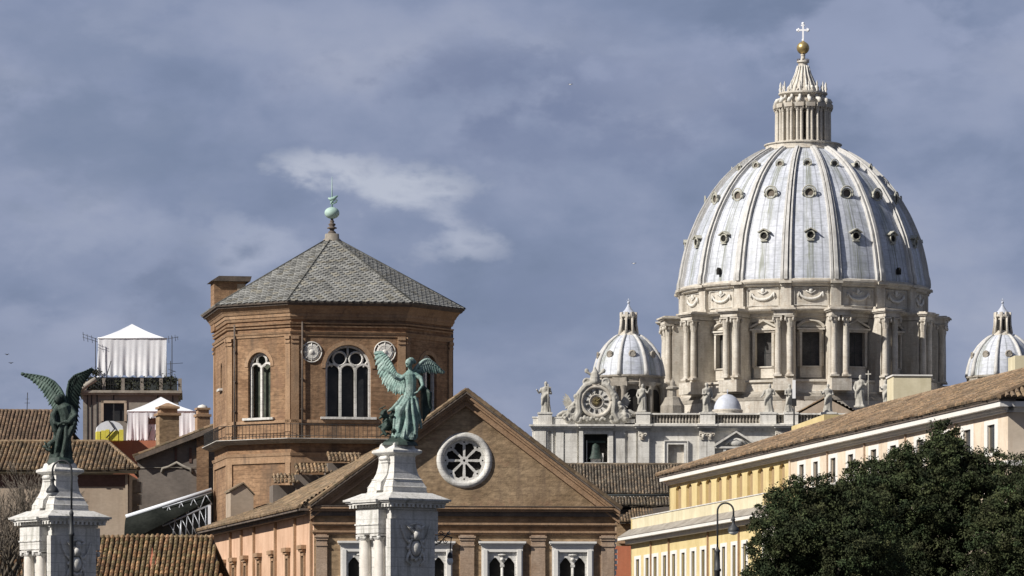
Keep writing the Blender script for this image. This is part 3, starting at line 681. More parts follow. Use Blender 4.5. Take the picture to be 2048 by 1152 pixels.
# yellow part with the arches
ar = [lx(p_) for p_ in (1357, 1378, 1399, 1417, 1438, 1458, 1479, 1500, 1521, 1543, 1564)]
za1 = lz(978, 1357) ; aw = [(lx(p_ - 5.5), lx(p_ + 5.5)) for p_ in (1357, 1378, 1399, 1417, 1438, 1458, 1479, 1500, 1521, 1543, 1564)]; earch = lambda a, b, z0, z1, rs: [(a, z0), (b, z0)] + [((a + b) / 2 + (b - a) / 2 * cos(pi * i / 12), z1 - rs + rs * sin(pi * i / 12)) for i in range(13)]; hs = [earch(a, b, za1 - 2.9, za1 + .3, .38) for a, b in aw]
m = MB(palM); wall_holes(m, rect(0, L1, 0, zc0), hs, 0, .24); m.build('arcade_wall', 'plaster_yellow', pal)
for a, b in aw:
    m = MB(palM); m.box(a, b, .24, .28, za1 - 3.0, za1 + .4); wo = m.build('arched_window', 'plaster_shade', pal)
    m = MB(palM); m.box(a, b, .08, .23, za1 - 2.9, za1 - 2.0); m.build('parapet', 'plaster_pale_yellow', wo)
# cream part with white framed windows
wc = [1604, 1632, 1667, 1702, 1748, 1787, 1840, 1888, 1935, 1983]; hs = []
for p_ in wc: e_ = 4.5 + (p_ - 1600) / 130; a, b = lx(p_ - e_), lx(p_ + e_); hs.append(rect(a, b, EH - 3.3, EH - 1.35)); hs.append(rect(a, b, EH - 7.4, EH - 5.2))
m = MB(palM); wall_holes(m, rect(L1, LC, 0, zc0), hs, 0, .18)
m.box(L1 + .0, L1 + .35, -.12, .02, 0, zc0); m.build('wall', 'plaster_cream', pal)
for h in hs:
    a, b, z0, z1 = h[0][0], h[1][0], h[0][1], h[2][1]
    k_ = (b - a) * .42; f = MB(palM); f.box(a - k_, a, -.05, .06, z0, z1); f.box(b, b + k_, -.05, .06, z0, z1); f.box(a - k_, b + k_, -.05, .06, z1, z1 + .32); f.box(a - k_ * 1.2, b + k_ * 1.2, -.12, .06, z0 - .22, z0)
    wo = f.build('window', 'white_trim', pal); f = MB(palM); f.box(a, b, .16, .19, z0, z1); f.build('pane', 'glass', wo)
for p_ in [1656, 1730, 1812, 1912]: a = lx(p_); m = MB(palM); m.box(a - .12, a + .12, -.12, .02, 0, zc0); m.build('downpipe', 'brick_pale', pal)
m = MB(palM)
for j, (z0, z1, pr) in enumerate(((zc0 - .1, zc0 + .04, .2), (zc0 + .04, zc0 + .24, .35), (zc0 + .24, EH - .02, .80))):
    m.prism([(-.6, z0), (LC + pr, z0), (LC + pr, z1), (-.6, z1)], -pr, .3)
m.box(L1, LC + .2, -.22, .02, EH - 4.3, EH - 4.0); m.build('eaves_cornice', 'white_trim', pal)
m = MB(palM); m.box(-.9, LC + .88, -.88, .3, EH - .02, EH + .10); m.build('gutter', 'dark_cornice', pal)
# short end towards the camera
endM = palM @ Matrix.Translation((LC, 0, 0)) @ Matrix.Rotation(R(90), 4, 'Z')
m = MB(endM); hs = [rect(x - .55, x + .55, EH - 3.4, EH - 1.45) for x in (4, 7.6, 11.2)]
m = MB(endM); wall_holes(m, rect(0, 14, 0, zc0), hs, 0, .35); m.build('end_wall', 'plaster_cream', pal)
for h in hs:
    a, b, z0, z1 = h[0][0], h[1][0], h[0][1], h[2][1]
    f = MB(endM); f.box(a - .28, a, -.10, .06, z0, z1); f.box(b, b + .28, -.10, .06, z0, z1); f.box(a - .28, b + .28, -.10, .06, z1, z1 + .3); wo = f.build('window', 'white_trim', pal); f = MB(endM); f.box(a, b, .28, .32, z0, z1); f.build('pane', 'glass', wo)
m = MB(endM)
for j, (z0, z1, pr) in enumerate(((zc0 - .1, zc0 + .04, .2), (zc0 + .04, zc0 + .24, .35), (zc0 + .24, EH - .02, .80))): m.box(-.1, 14.4, -pr, .3, z0, z1)
m.box(-.2, 14.2, -.4, .02, EH - 4.35, EH - 4.0); m.build('end_cornice', 'white_trim', pal)
m = MB(palM); m.box(0, .4, .0, 14, 0, zc0); m.box(0, LC, 13.6, 14, 0, zc0); m.build('back_wall', 'plaster_yellow', pal)
# hip roof
rise, run = 3.5, 7.0; q = lambda x, y, z: palM @ Vector((x, y, z))
e0, e1 = q(-1.0, -.95, EH + .20), q(LC + 1.0, -.95, EH + .20); r0, r1 = q(lx(1573) * 1.0 + 3, run, EH + rise), q(LC - 4, run, EH + rise)
b0, b1 = q(-1.0, 15.3, EH + .20), q(LC + 1.0, 15.3, EH + .20)
d = MB(); t = MB()
for quad in ([e0, e1, r1, r0], [e1, b1, r1], [b1, b0, r0, r1], [b0, e0, r0]):
    roof_poly(d, quad, .1)
    if quad[0] is not b1: tile_field(t, quad, .42, .60, .12, seed=41)
ridge_tiles(t, r0 + Vector((0, 0, .1)), r1 + Vector((0, 0, .1)), .2, .6); ridge_tiles(t, e0 + Vector((0, 0, .1)), r0 + Vector((0, 0, .1)), .2, .6); ridge_tiles(t, e1 + Vector((0, 0, .1)), r1 + Vector((0, 0, .1)), .2, .6)
d.build('roof_deck', 'tile_base', pal); t.build('roof_tiles', 'tile_red', pal)
# roof box (lift housing) and low yellow parapet
m = MB(frame(1787, 375, 4)); s_ = 375 / FP; m.box(0, 76 * s_, 0, 3.5, EH, Z(752, 375)); ro = m.build('rooftop_box', 'plaster_pale_yellow', pal)
m = MB(frame(1787, 375, 4)); m.box(-.1, 76 * s_ + .1, -.1, 3.6, Z(752, 375), Z(749, 375)); m.build('box_coping', 'white_trim', ro)
m = MB(frame(2030, 352, 4)); m.box(0, 2.6, 0, 3, EH, Z(711, 352)); m.build('chimney_block', 'plaster_pale_yellow', pal)
m = MB(); a = P(1583, 851, 402); b = P(1648, 833, 385); m.hprism([(a.x, a.y), (b.x, b.y), (b.x + 2.5, b.y + .6), (a.x + 2.5, a.y + .6)], EH, Z(839, 392)); m.build('roof_parapet', 'plaster_yellow', pal)
for k, p_ in enumerate((1942, 1958, 2003)):
    m = MB(frame(p_, 362, 6)); zz = EH + rise; h_ = (.9, .7, .8)[k]; m.box(-.25, .25, -.25, .25, zz - .6, zz + h_); co = m.build('chimney', 'brick_pale', pal); m = MB(frame(p_, 362, 6)); m.box(-.33, .33, -.33, .33, zz + h_, zz + h_ + .12); m.build('chimney_cap', 'dark_cornice', co)
# lower projecting block towards the street
LB = thing('yellow_wing', 'lower yellow wing with sloping grey cornice and tall narrow white windows', 'building', (10.4, 400, 0))
OFF = 6.0; lowM = palM @ Matrix.Translation((0, -OFF, 0)); x0, x1 = lx(1262, OFF), lx(1527, OFF)
zp = lz(1036, 1262, OFF); zcn = lz(1081, 1262, OFF) 
wl = [1276, 1295, 1311, 1330, 1348, 1367, 1387, 1407, 1428, 1448, 1469, 1490]; hs = []
for p_ in wl: a, b = lx(p_ - 3.3, OFF), lx(p_ + 3.3, OFF); hs.append(rect(a, b, zcn - 5.6, zcn - 1.75)); hs.append(rect(a, b, zcn - 11, zcn - 7.4))
m = MB(lowM); wall_holes(m, rect(x0, x1, 0, zcn - .1), hs, 0, .16); m.box(x0, x0 + .3, .0, OFF + .0, 0, zp); m.box(x1 - .4, x1, .02, OFF, 0, zp); m.build('wall', 'plaster_yellow', LB)
m = MB(lowM); m.box(x0, x1, .05, .5, zcn + .5, zp - .12); m.build('parapet', 'plaster_pale_yellow', LB)
m = MB(lowM); m.box(x0 - .1, x1 + .1, .0, .62, zp - .09, zp); m.build('parapet_coping', 'travertine', LB)
m = MB(lowM); m.box(x0 + .3, x1, .5, OFF, zp - 1.0, zp - .8); m.build('terrace', 'tile_base', LB)
m = MB(lowM); m.prism([(x0 - 1.0, zcn + .0), (x1 + .9, zcn + .0), (x1 + .9, zcn + .28), (x0 - 1.0, zcn + .28)], -1.0, .3); m.box(x0 - .4, x1 + .4, -.45, .3, zcn - .35, zcn); m.build('cornice', 'white_trim', LB)
m = MB(lowM); vs = [(x0 - 1, -1.05, zcn + .28), (x1 + .9, -1.05, zcn + .28), (x1 + .9, .05, zcn + 1.0), (x0 - 1, .05, zcn + 1.0)]
roof_poly(m, [lowM @ Vector(v) for v in vs], .06) if False else m.add(vs + [(x0 - 1, .05, zcn + .28), (x1 + .9, .05, zcn + .28)], [(0, 1, 2, 3), (0, 3, 4), (1, 5, 2)]); m.build('cornice_roof', 'travertine_dark', LB)
for h in hs[0::2]:
    a, b, z0, z1 = h[0][0], h[1][0], h[0][1], h[2][1]
    k_ = (b - a) * .5; f = MB(lowM); f.box(a - k_, a, -.05, .06, z0, z1); f.box(b, b + k_, -.05, .06, z0, z1); f.box(a - k_, b + k_, -.05, .06, z1, z1 + .3); f.box(a - k_ * 1.2, b + k_ * 1.2, -.1, .06, z0 - .2, z0); wo = f.build('window', 'white_trim', LB)
    f = MB(lowM); f.box(a, b, .13, .155, z0, z1); f.build('pane', 'glass', wo)
for p_ in (1303, 1339, 1417, 1479): a = lx(p_, OFF); m = MB(lowM); m.box(a - .1, a + .1, -.14, 0, 0, zcn - .35); m.build('downpipe', 'brick_trim', LB)
m = MB(lowM); m.box(x1 - .1, x1 + .9, -.12, .9, 0, zcn - .35); m.build('corner_pier', 'travertine', LB)

# ================================================================ houses at the left
def house(name, label, cat, px, Y): return thing(name, label, cat, (P(px, 0, Y).x, Y, 0))
# house with pantiled eave
HY = 330; h1 = house('tiled_house', 'tan plastered house, mossy pantile roof and maroon band under the eave, behind left pylon', 'house', 150, HY)
m = MB(); m.box(P(-160, 0, HY).x, P(258, 0, HY).x, HY, HY + 9, 0, Z(948, HY)); m.build('wall', 'plaster_tan', h1)
m = MB(); m.box(P(-160, 0, HY).x, P(258, 0, HY).x + .02, HY - .04, HY - .0, Z(973, HY), Z(950, HY)); m.build('eave_band', 'maroon', h1)  # dark maroon strip along the wall top, just under the eave
m = MB(); m.box(P(-160, 0, HY).x, P(272, 0, HY).x, HY - .62, HY + .3, Z(947, HY), Z(942, HY)); m.build('eave_board', 'plaster_pale_yellow', h1)
m = MB(); m.box(P(251, 0, HY).x, P(256, 0, HY).x, HY - .2, HY - .04, 0, Z(948, HY)); m.build('downpipe', 'plaster_tan', h1)
d = MB(); t = MB(); q1 = [P(-170, 940, HY - .9), P(277, 940, HY - .9), P(215, 886, HY + 5.5), P(-170, 886, HY + 5.5)]; roof_poly(d, q1)
roof_poly(d, [P(277, 940, HY - .9), P(277, 0, HY + 9) * 0 + Vector((P(277, 0, HY + 9).x, HY + 9.6, q1[0].z)), q1[2]]); roof_poly(d, [q1[3], q1[2], Vector((q1[2].x, HY + 11, q1[0].z)), Vector((q1[3].x, HY + 11, q1[0].z))])
tile_field(t, q1, .30, .46, .10, seed=51); ridge_tiles(t, q1[1] + Vector((0, 0, .1)), q1[2] + Vector((0, 0, .1)), .15, .45); ridge_tiles(t, q1[3] + Vector((0, 0, .1)), q1[2] + Vector((0, 0, .1)), .15, .45)
d.build('roof_deck', 'tile_base', h1); t.build('roof_tiles', 'tile_old', h1)
# far brown roof at the left edge
FY = 400; h2 = house('brown_roofed_house', 'house with a broad plain brown roof at the far left edge behind the bronze angel', 'house', 30, FY)
m = MB(); m.box(P(-160, 0, FY).x, P(160, 0, FY).x, FY, FY + 12, 0, Z(905, FY)); m.build('wall', 'plaster_dark', h2)
d = MB(); t = MB(); q1 = [P(-170, 905, FY - .6), P(165, 905, FY - .6), P(112, 823, FY + 8), P(-170, 821, FY + 8)]; roof_poly(d, q1); roof_poly(d, [q1[3], q1[2], Vector((q1[1].x, FY + 16, q1[0].z)), Vector((q1[0].x, FY + 16, q1[0].z))])
tile_field(t, q1, .34, .5, .07, seed=52, tones=[(.8, .7, .65), (.95, .85, .75), (.7, .65, .6)]); ridge_tiles(t, q1[3], q1[2], .2, .5); d.build('roof_deck', 'tile_base', h2); t.build('roof_tiles', 'tile_brown', h2)
# bottom tiled roof
BY = 282; h3 = house('low_tiled_house', 'low house with mossy orange pantile roof and red patch beside the salmon wall', 'house', 300, BY)
m = MB(); m.box(P(-160, 0, BY).x, P(432, 0, BY).x, BY, BY + 12, 0, Z(1195, BY)); m.build('wall', 'plaster_tan', h3)
d = MB(); t = MB(); q1 = [P(-170, 1205, BY - 5), P(452, 1205, BY - 5), P(426, 1076, BY + 3), P(-170, 1076, BY + 3)]; roof_poly(d, q1)
roof_poly(d, [q1[3], q1[2], Vector((q1[1].x, BY + 14, q1[0].z)), Vector((q1[0].x, BY + 14, q1[0].z))])
tile_field(t, q1, .31, .46, .11, seed=53, tones=[(.85, .8, .65), (1.1, .95, .75), (1.3, 1.05, .8), (.7, .7, .5), (1.05, .82, .66), (.95, .95, .78)]); ridge_tiles(t, q1[3], q1[2], .17, .45)
d.build('roof_deck', 'tile_base', h3); t.build('roof_tiles', 'tile_old', h3)
def on_roof(px, py, th=.16):          # a point on the sloping roof plane h3
    U = (q1[1] - q1[0]).normalized(); N = (q1[1] - q1[0]).cross(q1[3] - q1[0]).normalized(); N = N if N.z > 0 else -N
    d_ = Vector(((px - CX) / FP, 1, (HZ - py) / FP)); o_ = Vector((0, 0, EYE)); k = (q1[0] - o_).dot(N) / d_.dot(N); return o_ + d_ * k + N * th
m = MB()
for (x0_, x1_, y0_, y1_) in ((301.5, 305.5, 1086, 1112), (300, 312, 1112, 1133), (302, 306, 1133, 1146)):
    roof_poly(m, [on_roof(x0_, y1_), on_roof(x1_, y1_), on_roof(x1_ - 1, y0_), on_roof(x0_ - 1, y0_)], .06)
m.build('new_tile_patch', 'plaster_red', h3)
# tower house with terrace
TY = 380; h4 = house('tower_house', 'grey tower house with one dark window and a planted roof terrace', 'house', 260, TY)
tM = frame(166, TY, 4); u = TY / FP; ht = Z(783, TY)
m = MB(tM); wall_holes(m, rect(0, 190 * u, 0, ht), [rect(41 * u, 82 * u, Z(842, TY), Z(806, TY))], 0, .4); m.box(0, 190 * u, .6, 8, 0, ht); m.build('wall', 'plaster_grey', h4)
m = MB(tM); m.box(41 * u, 82 * u, .3, .34, Z(842, TY), Z(806, TY)); wo = m.build('window', 'glass', h4)
m = MB(tM)
for (a, b, c, d_) in ((36, 41, 842, 801), (82, 87, 842, 801), (36, 87, 806, 801)): m.box(a * u, b * u, -.1, .1, Z(c, TY), Z(d_, TY))
m.build('frame', 'plaster_tan', wo)
m = MB(tM); m.box(-8 * u, 198 * u, -.5, 8.4, Z(786, TY), Z(781, TY)); m.box(-4 * u, 194 * u, -.3, 8.2, Z(790, TY), Z(786, TY)); m.build('cornice', 'travertine_dark', h4)
for x in range(0, 191, 38): m = MB(tM); m.box(x * u, (x + 7) * u, 0, .35, Z(781, TY), Z(756, TY)); m.build('parapet_post', 'plaster_grey', h4)
m = MB(tM)
for x in range(0, 191, 5): m.box(x * u - .015, x * u + .015, .1, .13, Z(781, TY), Z(757, TY))
for zz in (757, 768): m.box(0, 190 * u, .09, .14, Z(zz, TY) - .02, Z(zz, TY) + .02)
for x in (8, 16, 27, 60, 148, 178): m.box(x * u, x * u + .1, -.05, 0, 8, Z(790, TY))
m.build('railing', 'iron', h4)
m = MB(tM); m.box(8 * u, 188 * u, 1.3, 1.36, Z(780, TY), Z(752, TY)); m.build('dark_panel', 'steel_dark', h4)  # flat dark panel filling the dark zone behind the railing
# diagonal flue at the left of the terrace
m = MB(); m.tube([P(150, 788, TY - .5), P(176, 768, TY - .5), P(192, 758, TY - .5)], .22, 8); m.build('flue', 'travertine_dark', h4)
def shrubs(mb, pts, n, r, sz, seed=1):
    rnd = random.Random(seed)
    for (px, py, Y, rr) in pts:
        c = P(px, py, Y)
        for _ in range(n):
            p = c + Vector((rnd.gauss(0, 1), rnd.gauss(0, 1), rnd.gauss(0, .8))) * rr * r * .5; a = Vector((rnd.uniform(-1, 1), rnd.uniform(-1, 1), rnd.uniform(-1, 1))).normalized(); b = a.orthogonal().normalized()
            k = rnd.uniform(.6, 1.3); mb.c = (k, k, k * .9); s_ = sz * rnd.uniform(.6, 1.3)
            mb.add([tuple(p - a * s_), tuple(p + b * s_ * .6), tuple(p + a * s_), tuple(p - b * s_ * .6)], [(0, 1, 2, 3)])
tp = [(176, 773, 1.0), (184, 762, 1.1), (190, 745, .7), (212, 768, .9), (238, 766, .9), (262, 768, .9), (292, 767, .9), (318, 768, .8), (340, 760, .9)]
tl_ = ['dark trailing plant over the flue at the left corner of the roof terrace', 'dark bushy climber leaning on the lower left corner of the upper white tent', 'wispy top plant climbing the left edge of the upper white tent'] + ['scrubby potted plant between the terrace railing and the upper white tent'] * 5 + ['scrubby potted plant at the right end of the roof terrace']
for k, (a_, b_2, r_) in enumerate(tp):
    s = MB(); yy = TY + .7; pb = P(a_, 781, yy); s.c = (.5, .4, .3); s.box(pb.x - .22, pb.x + .22, pb.y - .2, pb.y + .2, Z(781, TY), Z(777, TY)); s.tube([pb, P(a_ + 1, b_2, yy)], .04, 4)
    shrubs(s, [(a_, b_2, yy, r_)], 150, .62, .10, k); tag(s.build('terrace_plant', 'shrub', None, (pb.x, pb.y, Z(781, TY))), tl_[k], 'plant', 'plants on the roof terrace')
def tent(px0, px1, ridge_px, y_top, y_eave, y_bot, Y, rot, dep, label, open_side=False):
    M = frame(px0, Y, rot); u = Y / FP; W = (px1 - px0) * u; t = thing('white_tent', label, 'tent', tuple(M @ Vector((0, 0, Z(y_bot, Y)))), 'white tents on the roofs')
    zt, ze, zb = Z(y_top, Y), Z(y_eave, Y), Z(y_bot, Y); rx = (ridge_px - px0) * u
    m = MB(M); ap = (rx, dep / 2, zt); e = .03
    c = [(-e, -e, ze), (W + e, -e, ze), (W + e, dep + e, ze), (-e, dep + e, ze)]
    n = 8; vs = []; fs = []
    for i in range(4):       # slightly sagging panels
        a, b = Vector(c[i]), Vector(c[(i + 1) % 4]); A_ = Vector(ap); base_i = len(vs)
        for r_ in range(n + 1):
            for k in range(n + 1):
                p = a.lerp(b, k / n).lerp(A_, r_ / n); p.z -= .10 * sin(pi * r_ / n) + .05 * sin(pi * k / n) * (1 - r_ / n) ; vs.append(tuple(p))
        fs += [(base_i + r_ * (n + 1) + k, base_i + r_ * (n + 1) + k + 1, base_i + (r_ + 1) * (n + 1) + k + 1, base_i + (r_ + 1) * (n + 1) + k) for r_ in range(n) for k in range(n)]
    m.add(vs, fs, True)
    for i in range(4):
        a, b = c[i], c[(i + 1) % 4]; m.tube([a, b], .05, 5)
    m.build('canopy', 'white_cloth', t)
    m = MB(M); rnd = random.Random(px0)
    def curtain(a, b, z0, z1, seed):
        a, b = Vector(a), Vector(b); d = (b - a); nrm = Vector((d.y, -d.x, 0)).normalized(); K = int(d.length / .09); rows = 7; vs = []; ph = [rnd.uniform(0, 6) for _ in range(4)]
        for r_ in range(rows):
            f = r_ / (rows - 1)
            for k in range(K + 1):
                x = k / K; off = (.045 * sin(x * 34 + ph[0]) + .04 * sin(x * 71 + ph[1] + f) + .06 * sin(x * 13 + ph[2] - f * 2)) * (.12 + .8 * f)
                zz = z1 + (z0 - z1) * f + (f > .99) * .09 * sin(x * 50 + ph[3]); p = a + d * x + nrm * off; vs.append((p.x, p.y, zz))
        m.add(vs, [(r_ * (K + 1) + k + 1, r_ * (K + 1) + k, (r_ + 1) * (K + 1) + k, (r_ + 1) * (K + 1) + k + 1) for r_ in range(rows - 1) for k in range(K)], True)
    if not open_side: curtain((0, 0, 0), (W, 0, 0), zb, ze - .02, 1)
    else:
        curtain((0, 0, 0), (W * .30, 0, 0), zb, ze - .02, 1); curtain((W * .66, 0, 0), (W, 0, 0), zb, ze - .02, 2); curtain((W * .30, 0, 0), (W * .66, 0, 0), ze - .55, ze - .02, 2); curtain((W * .30, .3, 0), (W * .66, .3, 0), zb, zb + 1.3, 2); curtain((0, dep * .8, 0), (W, dep * .8, 0), zb, ze - .02, 2)
    curtain((0, dep, 0), (0, 0, 0), zb, ze - .02, 3); curtain((W, 0, 0), (W, dep, 0), zb, ze - .02, 4); m.build('curtain', 'white_cloth', t)
    m = MB(M)
    for (x, y) in ((0, 0), (W, 0), (0, dep), (W, dep)): m.tube([(x, y + .03, zb), (x, y + .03, ze)], .045, 6)
    if open_side:
        for k in range(7): m.tube([(W * (.2 + .1 * k), .1, zb + .1), (W * (.26 + .09 * k), .1, zb + 1.1)], .035, 4)
        m.tube([(W * .16, .1, ze - .5), (W * .86, .1, ze - .5)], .03, 4)
    m.build('frame', 'steel_dark' if open_side else 'sheet_light', t)
    return t
tent(197, 332, 264, 643, 676, 752, 381, 5, 4.5, 'white peaked tent with closed curtains on top of the tower house')
tent(256, 390, 322, 790, 822, 880, 366, 5, 4.0, 'white peaked tent with an open front, lower and behind the brick chimneys', True)
m = MB(); m.box(P(180, 0, 362).x, P(440, 0, 362).x, 362, 377, 0, Z(881, 362)); tag(m.build('terrace_house', 'plaster_red', None, (P(300, 0, 362).x, 362, 0)), 'flat roofed house with a dull red parapet carrying the lower white tent', 'house')
# covered round thing with yellow skirt
Y_ = 360; ct = thing('covered_pergola', 'low rounded white cover with yellow painted sides beside the dark tower window', 'cover', tuple(P(220, 881, Y_)), None)
M = frame(220, Y_, 8, 0); m = MB(M); m.prism([(-1.08, Z(863, Y_)), (1.08, Z(863, Y_)), (1.0, Z(852, Y_)), (.75, Z(846, Y_)), (.3, Z(842, Y_)), (-.3, Z(842, Y_)), (-.75, Z(847, Y_)), (-1.0, Z(853, Y_))], 0, 1.6); m.build('cover', 'white_cloth', ct)
m = MB(M)
for k in range(6):
    x = -1.08 + k * .36; m.box(x, x + .3 + .05 * (k % 2), -.02, 1.5, Z(881, Y_), Z(863 - 2 * (k % 3), Y_))
m.build('side_panel', 'yellow_paint', ct); m = MB(M); m.tube([(-.1, -.12, Z(841, Y_)), (.35, -.12, Z(858, Y_)), (-.3, -.12, Z(876, Y_))], .06, 5); m.build('strut', 'iron', ct)
# chimneys
def chimney(px, py0, py1, w, Y, label, mname, tiled):
    M = frame(px, Y, 15); t = thing('brick_chimney', label, 'chimney', tuple(M @ Vector((0, 0, Z(py1, Y)))), 'chimneys before the lower tent'); u = Y / FP; hw = w * u / 2
    m = MB(M); m.box(-hw, hw, -hw, hw, Z(py1, Y), Z(py0 + 24, Y)); m.build('stack', mname, t)
    m = MB(M); m.box(-hw * 1.18, hw * 1.18, -hw * 1.18, hw * 1.18, Z(py0 + 24, Y), Z(py0 + 19, Y)); m.box(-hw * .85, hw * .85, -hw * .85, hw * .85, Z(py0 + 19, Y), Z(py0 + 10, Y)); m.box(-hw * 1.05, hw * 1.05, -hw * 1.05, hw * 1.05, Z(py0 + 10, Y), Z(py0 + 6, Y)); m.build('crown', 'brick_trim', t)
    m = MB(M)
    if tiled: m.hprism([(-hw, -hw), (hw, -hw), (hw, hw), (-hw, hw)], Z(py0 + 6, Y), Z(py0 - 2, Y), poly2=[(-.1, -.1), (.1, -.1), (.1, .1), (-.1, .1)])
    else: m.lathe([(hw * .8, Z(py0 + 6, Y)), (hw * .7, Z(py0 + 2, Y)), (hw * .3, Z(py0, Y)), (.01, Z(py0 - 1, Y))], 10)
    m.build('cap', 'brick_trim' if tiled else 'travertine', t)
chimney(335, 808, 905, 40, 352, 'brick chimney with a stepped crown in front of the lower white tent', 'brick_gable', True)
chimney(405, 810, 885, 26, 356, 'slim brown chimney with a pale rounded cap just left of the octagonal tower', 'brick_trim', False)
# slanted roof building
SY = 345; h5 = house('lean_to_house', 'dark plastered house with a steep single tiled slope rising to the octagonal tower', 'house', 350, SY)
M = frame(275, SY, 3); u = SY / FP; m = MB(M); m.prism([(0, 0), (165 * u, 0), (165 * u, Z(862, SY)), (0, Z(914, SY))], 0, 7); m.build('wall', 'plaster_dark', h5)
m = MB(M); m.box(118 * u, 142 * u, -.35, .05, 5, Z(870, SY)); m.build('buttress', 'brick', h5)
m = MB(M); m.tube([(48 * u, -.1, Z(945, SY)), (50 * u, -.1, Z(937, SY)), (62 * u, -.1, Z(934, SY)), (78 * u, -.1, Z(925, SY)), (92 * u, -.1, Z(933, SY)), (106 * u, -.1, Z(937, SY)), (108 * u, -.1, Z(945, SY))], .12, 6); m.tube([(0, -.08, Z(935, SY)), (150 * u, -.08, Z(935, SY))], .03, 4); m.build('hood_mould', 'travertine_dark', h5)
for x in (74, 103): m = MB(M); m.box(x * u, (x + 5) * u, -.06, .02, Z(925, SY), Z(895, SY)); m.build('shutter', 'maroon', h5)
d = MB(); t = MB(); q1 = [M @ Vector((-6 * u, -.7, Z(914, SY))), M @ Vector((-6 * u, 7.5, Z(914, SY))), M @ Vector((170 * u, 7.5, Z(846, SY))), M @ Vector((170 * u, -.7, Z(846, SY)))]; roof_poly(d, q1, .35); d.build('roof_deck', 'dark_cornice', h5)
tile_field(t, q1, .30, .45, .1, seed=61); t.build('roof_tiles', 'tile_old', h5)
# narrow stone fragment and pier
SY = 333; st = MB(frame(258, SY, 0)); rnd = random.Random(8)
for k in range(14): z0 = Z(1075, SY) * 0 + 6 + k * .85; a = rnd.uniform(-.1, .1); st.box(-.1 + a, .75 + a + rnd.uniform(-.1, .15), 0, 1.2 + a, z0, z0 + .7 + rnd.uniform(0, .14))
st.box(.0, .6, .1, 1.1, 0, 18); tag(st.build('stone_pier', 'travertine_dark', None, (P(258, 0, SY).x, SY, 0)), 'narrow pier of broken pale stones between the tan house and the dark lean-to house', 'pier')
# metal canopy
CY = 322; cn = house('metal_canopy', 'curved sheet metal canopy on a steel lattice frame rising against the brick tower', 'canopy', 340, CY)
A0, A1 = P(252, 1036, CY), P(424, 982, CY); m = MB(); ax = (A1 - A0).normalized(); nz = Vector((0, 0, 1)); n = 10; vs = []; cols = 60
for i in range(cols + 1):
    f = i / cols; p = A0.lerp(A1, f); hgt = (1.9 - 1.25 * f)
    for k in range(n + 1):
        a = pi / 2 * k / n; rip = .03 * (i % 2); vs.append((p.x, p.y - 1.6 * sin(a) * (1 - .5 * f) - rip, p.z - (hgt) * (1 - cos(a)) ))
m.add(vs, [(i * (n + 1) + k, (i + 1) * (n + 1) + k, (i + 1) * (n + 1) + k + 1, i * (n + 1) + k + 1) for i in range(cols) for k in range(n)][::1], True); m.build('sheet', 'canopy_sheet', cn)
m = MB(); m.tube([A0 + Vector((0, -.05, .08)), A1 + Vector((0, -.05, .08))], .17, 8); m.build('ridge_tube', 'sheet_light', cn)
m = MB(); low0, low1 = P(325, 1052, CY - .8), P(424, 1006, CY - .8)
tops = [P(325 + 99 * k / 8, 1016 - 31 * k / 8, CY - .9) for k in range(9)]; lows = [P(325 + 99 * k / 8, 1052 - 44 * k / 8, CY - .9) for k in range(9)]; bot = [P(345 + 79 * k / 6, 1078, CY - .9) for k in range(7)]
m.tube([tops[0], tops[-1]], .05, 5); m.tube([lows[0], lows[-1]], .07, 5)
for k in range(8): m.tube([tops[k], lows[k + 1]] if k % 2 else [lows[k], tops[k + 1]], .04, 4)
for k in range(6): m.tube([bot[k], lows[min(8, k + 2)]], .035, 4); m.tube([bot[k + 1], lows[min(8, k + 1)]], .035, 4)
m.tube([P(362, 1040, CY - .9), P(362, 1090, CY - .9)], .06, 5); m.build('lattice', 'steel', cn)
m = MB(); m.box(P(418, 0, CY).x, P(424, 0, CY).x, CY - 1.2, CY - .8, 8, Z(1012, CY)); m.build('post', 'sheet_light', cn)
m = MB(); m.prism([(P(256, 0, CY).x, 0), (P(426, 0, CY).x, 0), (P(426, 0, CY).x, Z(985, CY)), (P(256, 0, CY).x, Z(1038, CY))], CY + .1, CY + .3); m.build('shed_wall', 'steel_dark', cn)
# aerials
def aerial(pts, arms, Y, label):
    m = MB(); base = P(*pts[0], Y); m.tube([P(a, b, Y) for a, b in pts], .035, 5)
    for (a, b, c, d_) in arms: m.tube([P(a, b, Y), P(c, d_, Y)], .02, 4)
    tag(m.build('tv_aerial', 'iron', None, tuple(base)), label, 'aerial', 'television aerials on the roofs')
aerial([(191, 756), (191, 676)], [(165, 668, 196, 679), (165, 674, 196, 684), (166, 664, 168, 682), (174, 668, 176, 684), (183, 671, 185, 686)], 380.5, 'television aerial reaching left of the upper tent roof')
aerial([(344, 756), (344, 673)], [(333, 678, 357, 674), (337, 672, 338, 686), (343, 671, 344, 684), (350, 670, 351, 682), (354, 672, 356, 680)], 380.8, 'television aerial close to the right corner of the upper tent')
aerial([(342, 781), (341, 722)], [(333, 728, 366, 726), (336, 738, 352, 744), (335, 748, 350, 742)], 379.5, 'low crooked aerial above the right end of the terrace')
aerial([(54, 824), (55, 785)], [(49, 806, 60, 806), (51, 798, 58, 798)], 404, 'thin aerial on the brown roof at the far left')
aerial([(205, 781), (222, 722)], [], 379.7, 'slanting dark pole leaning against the upper tent')
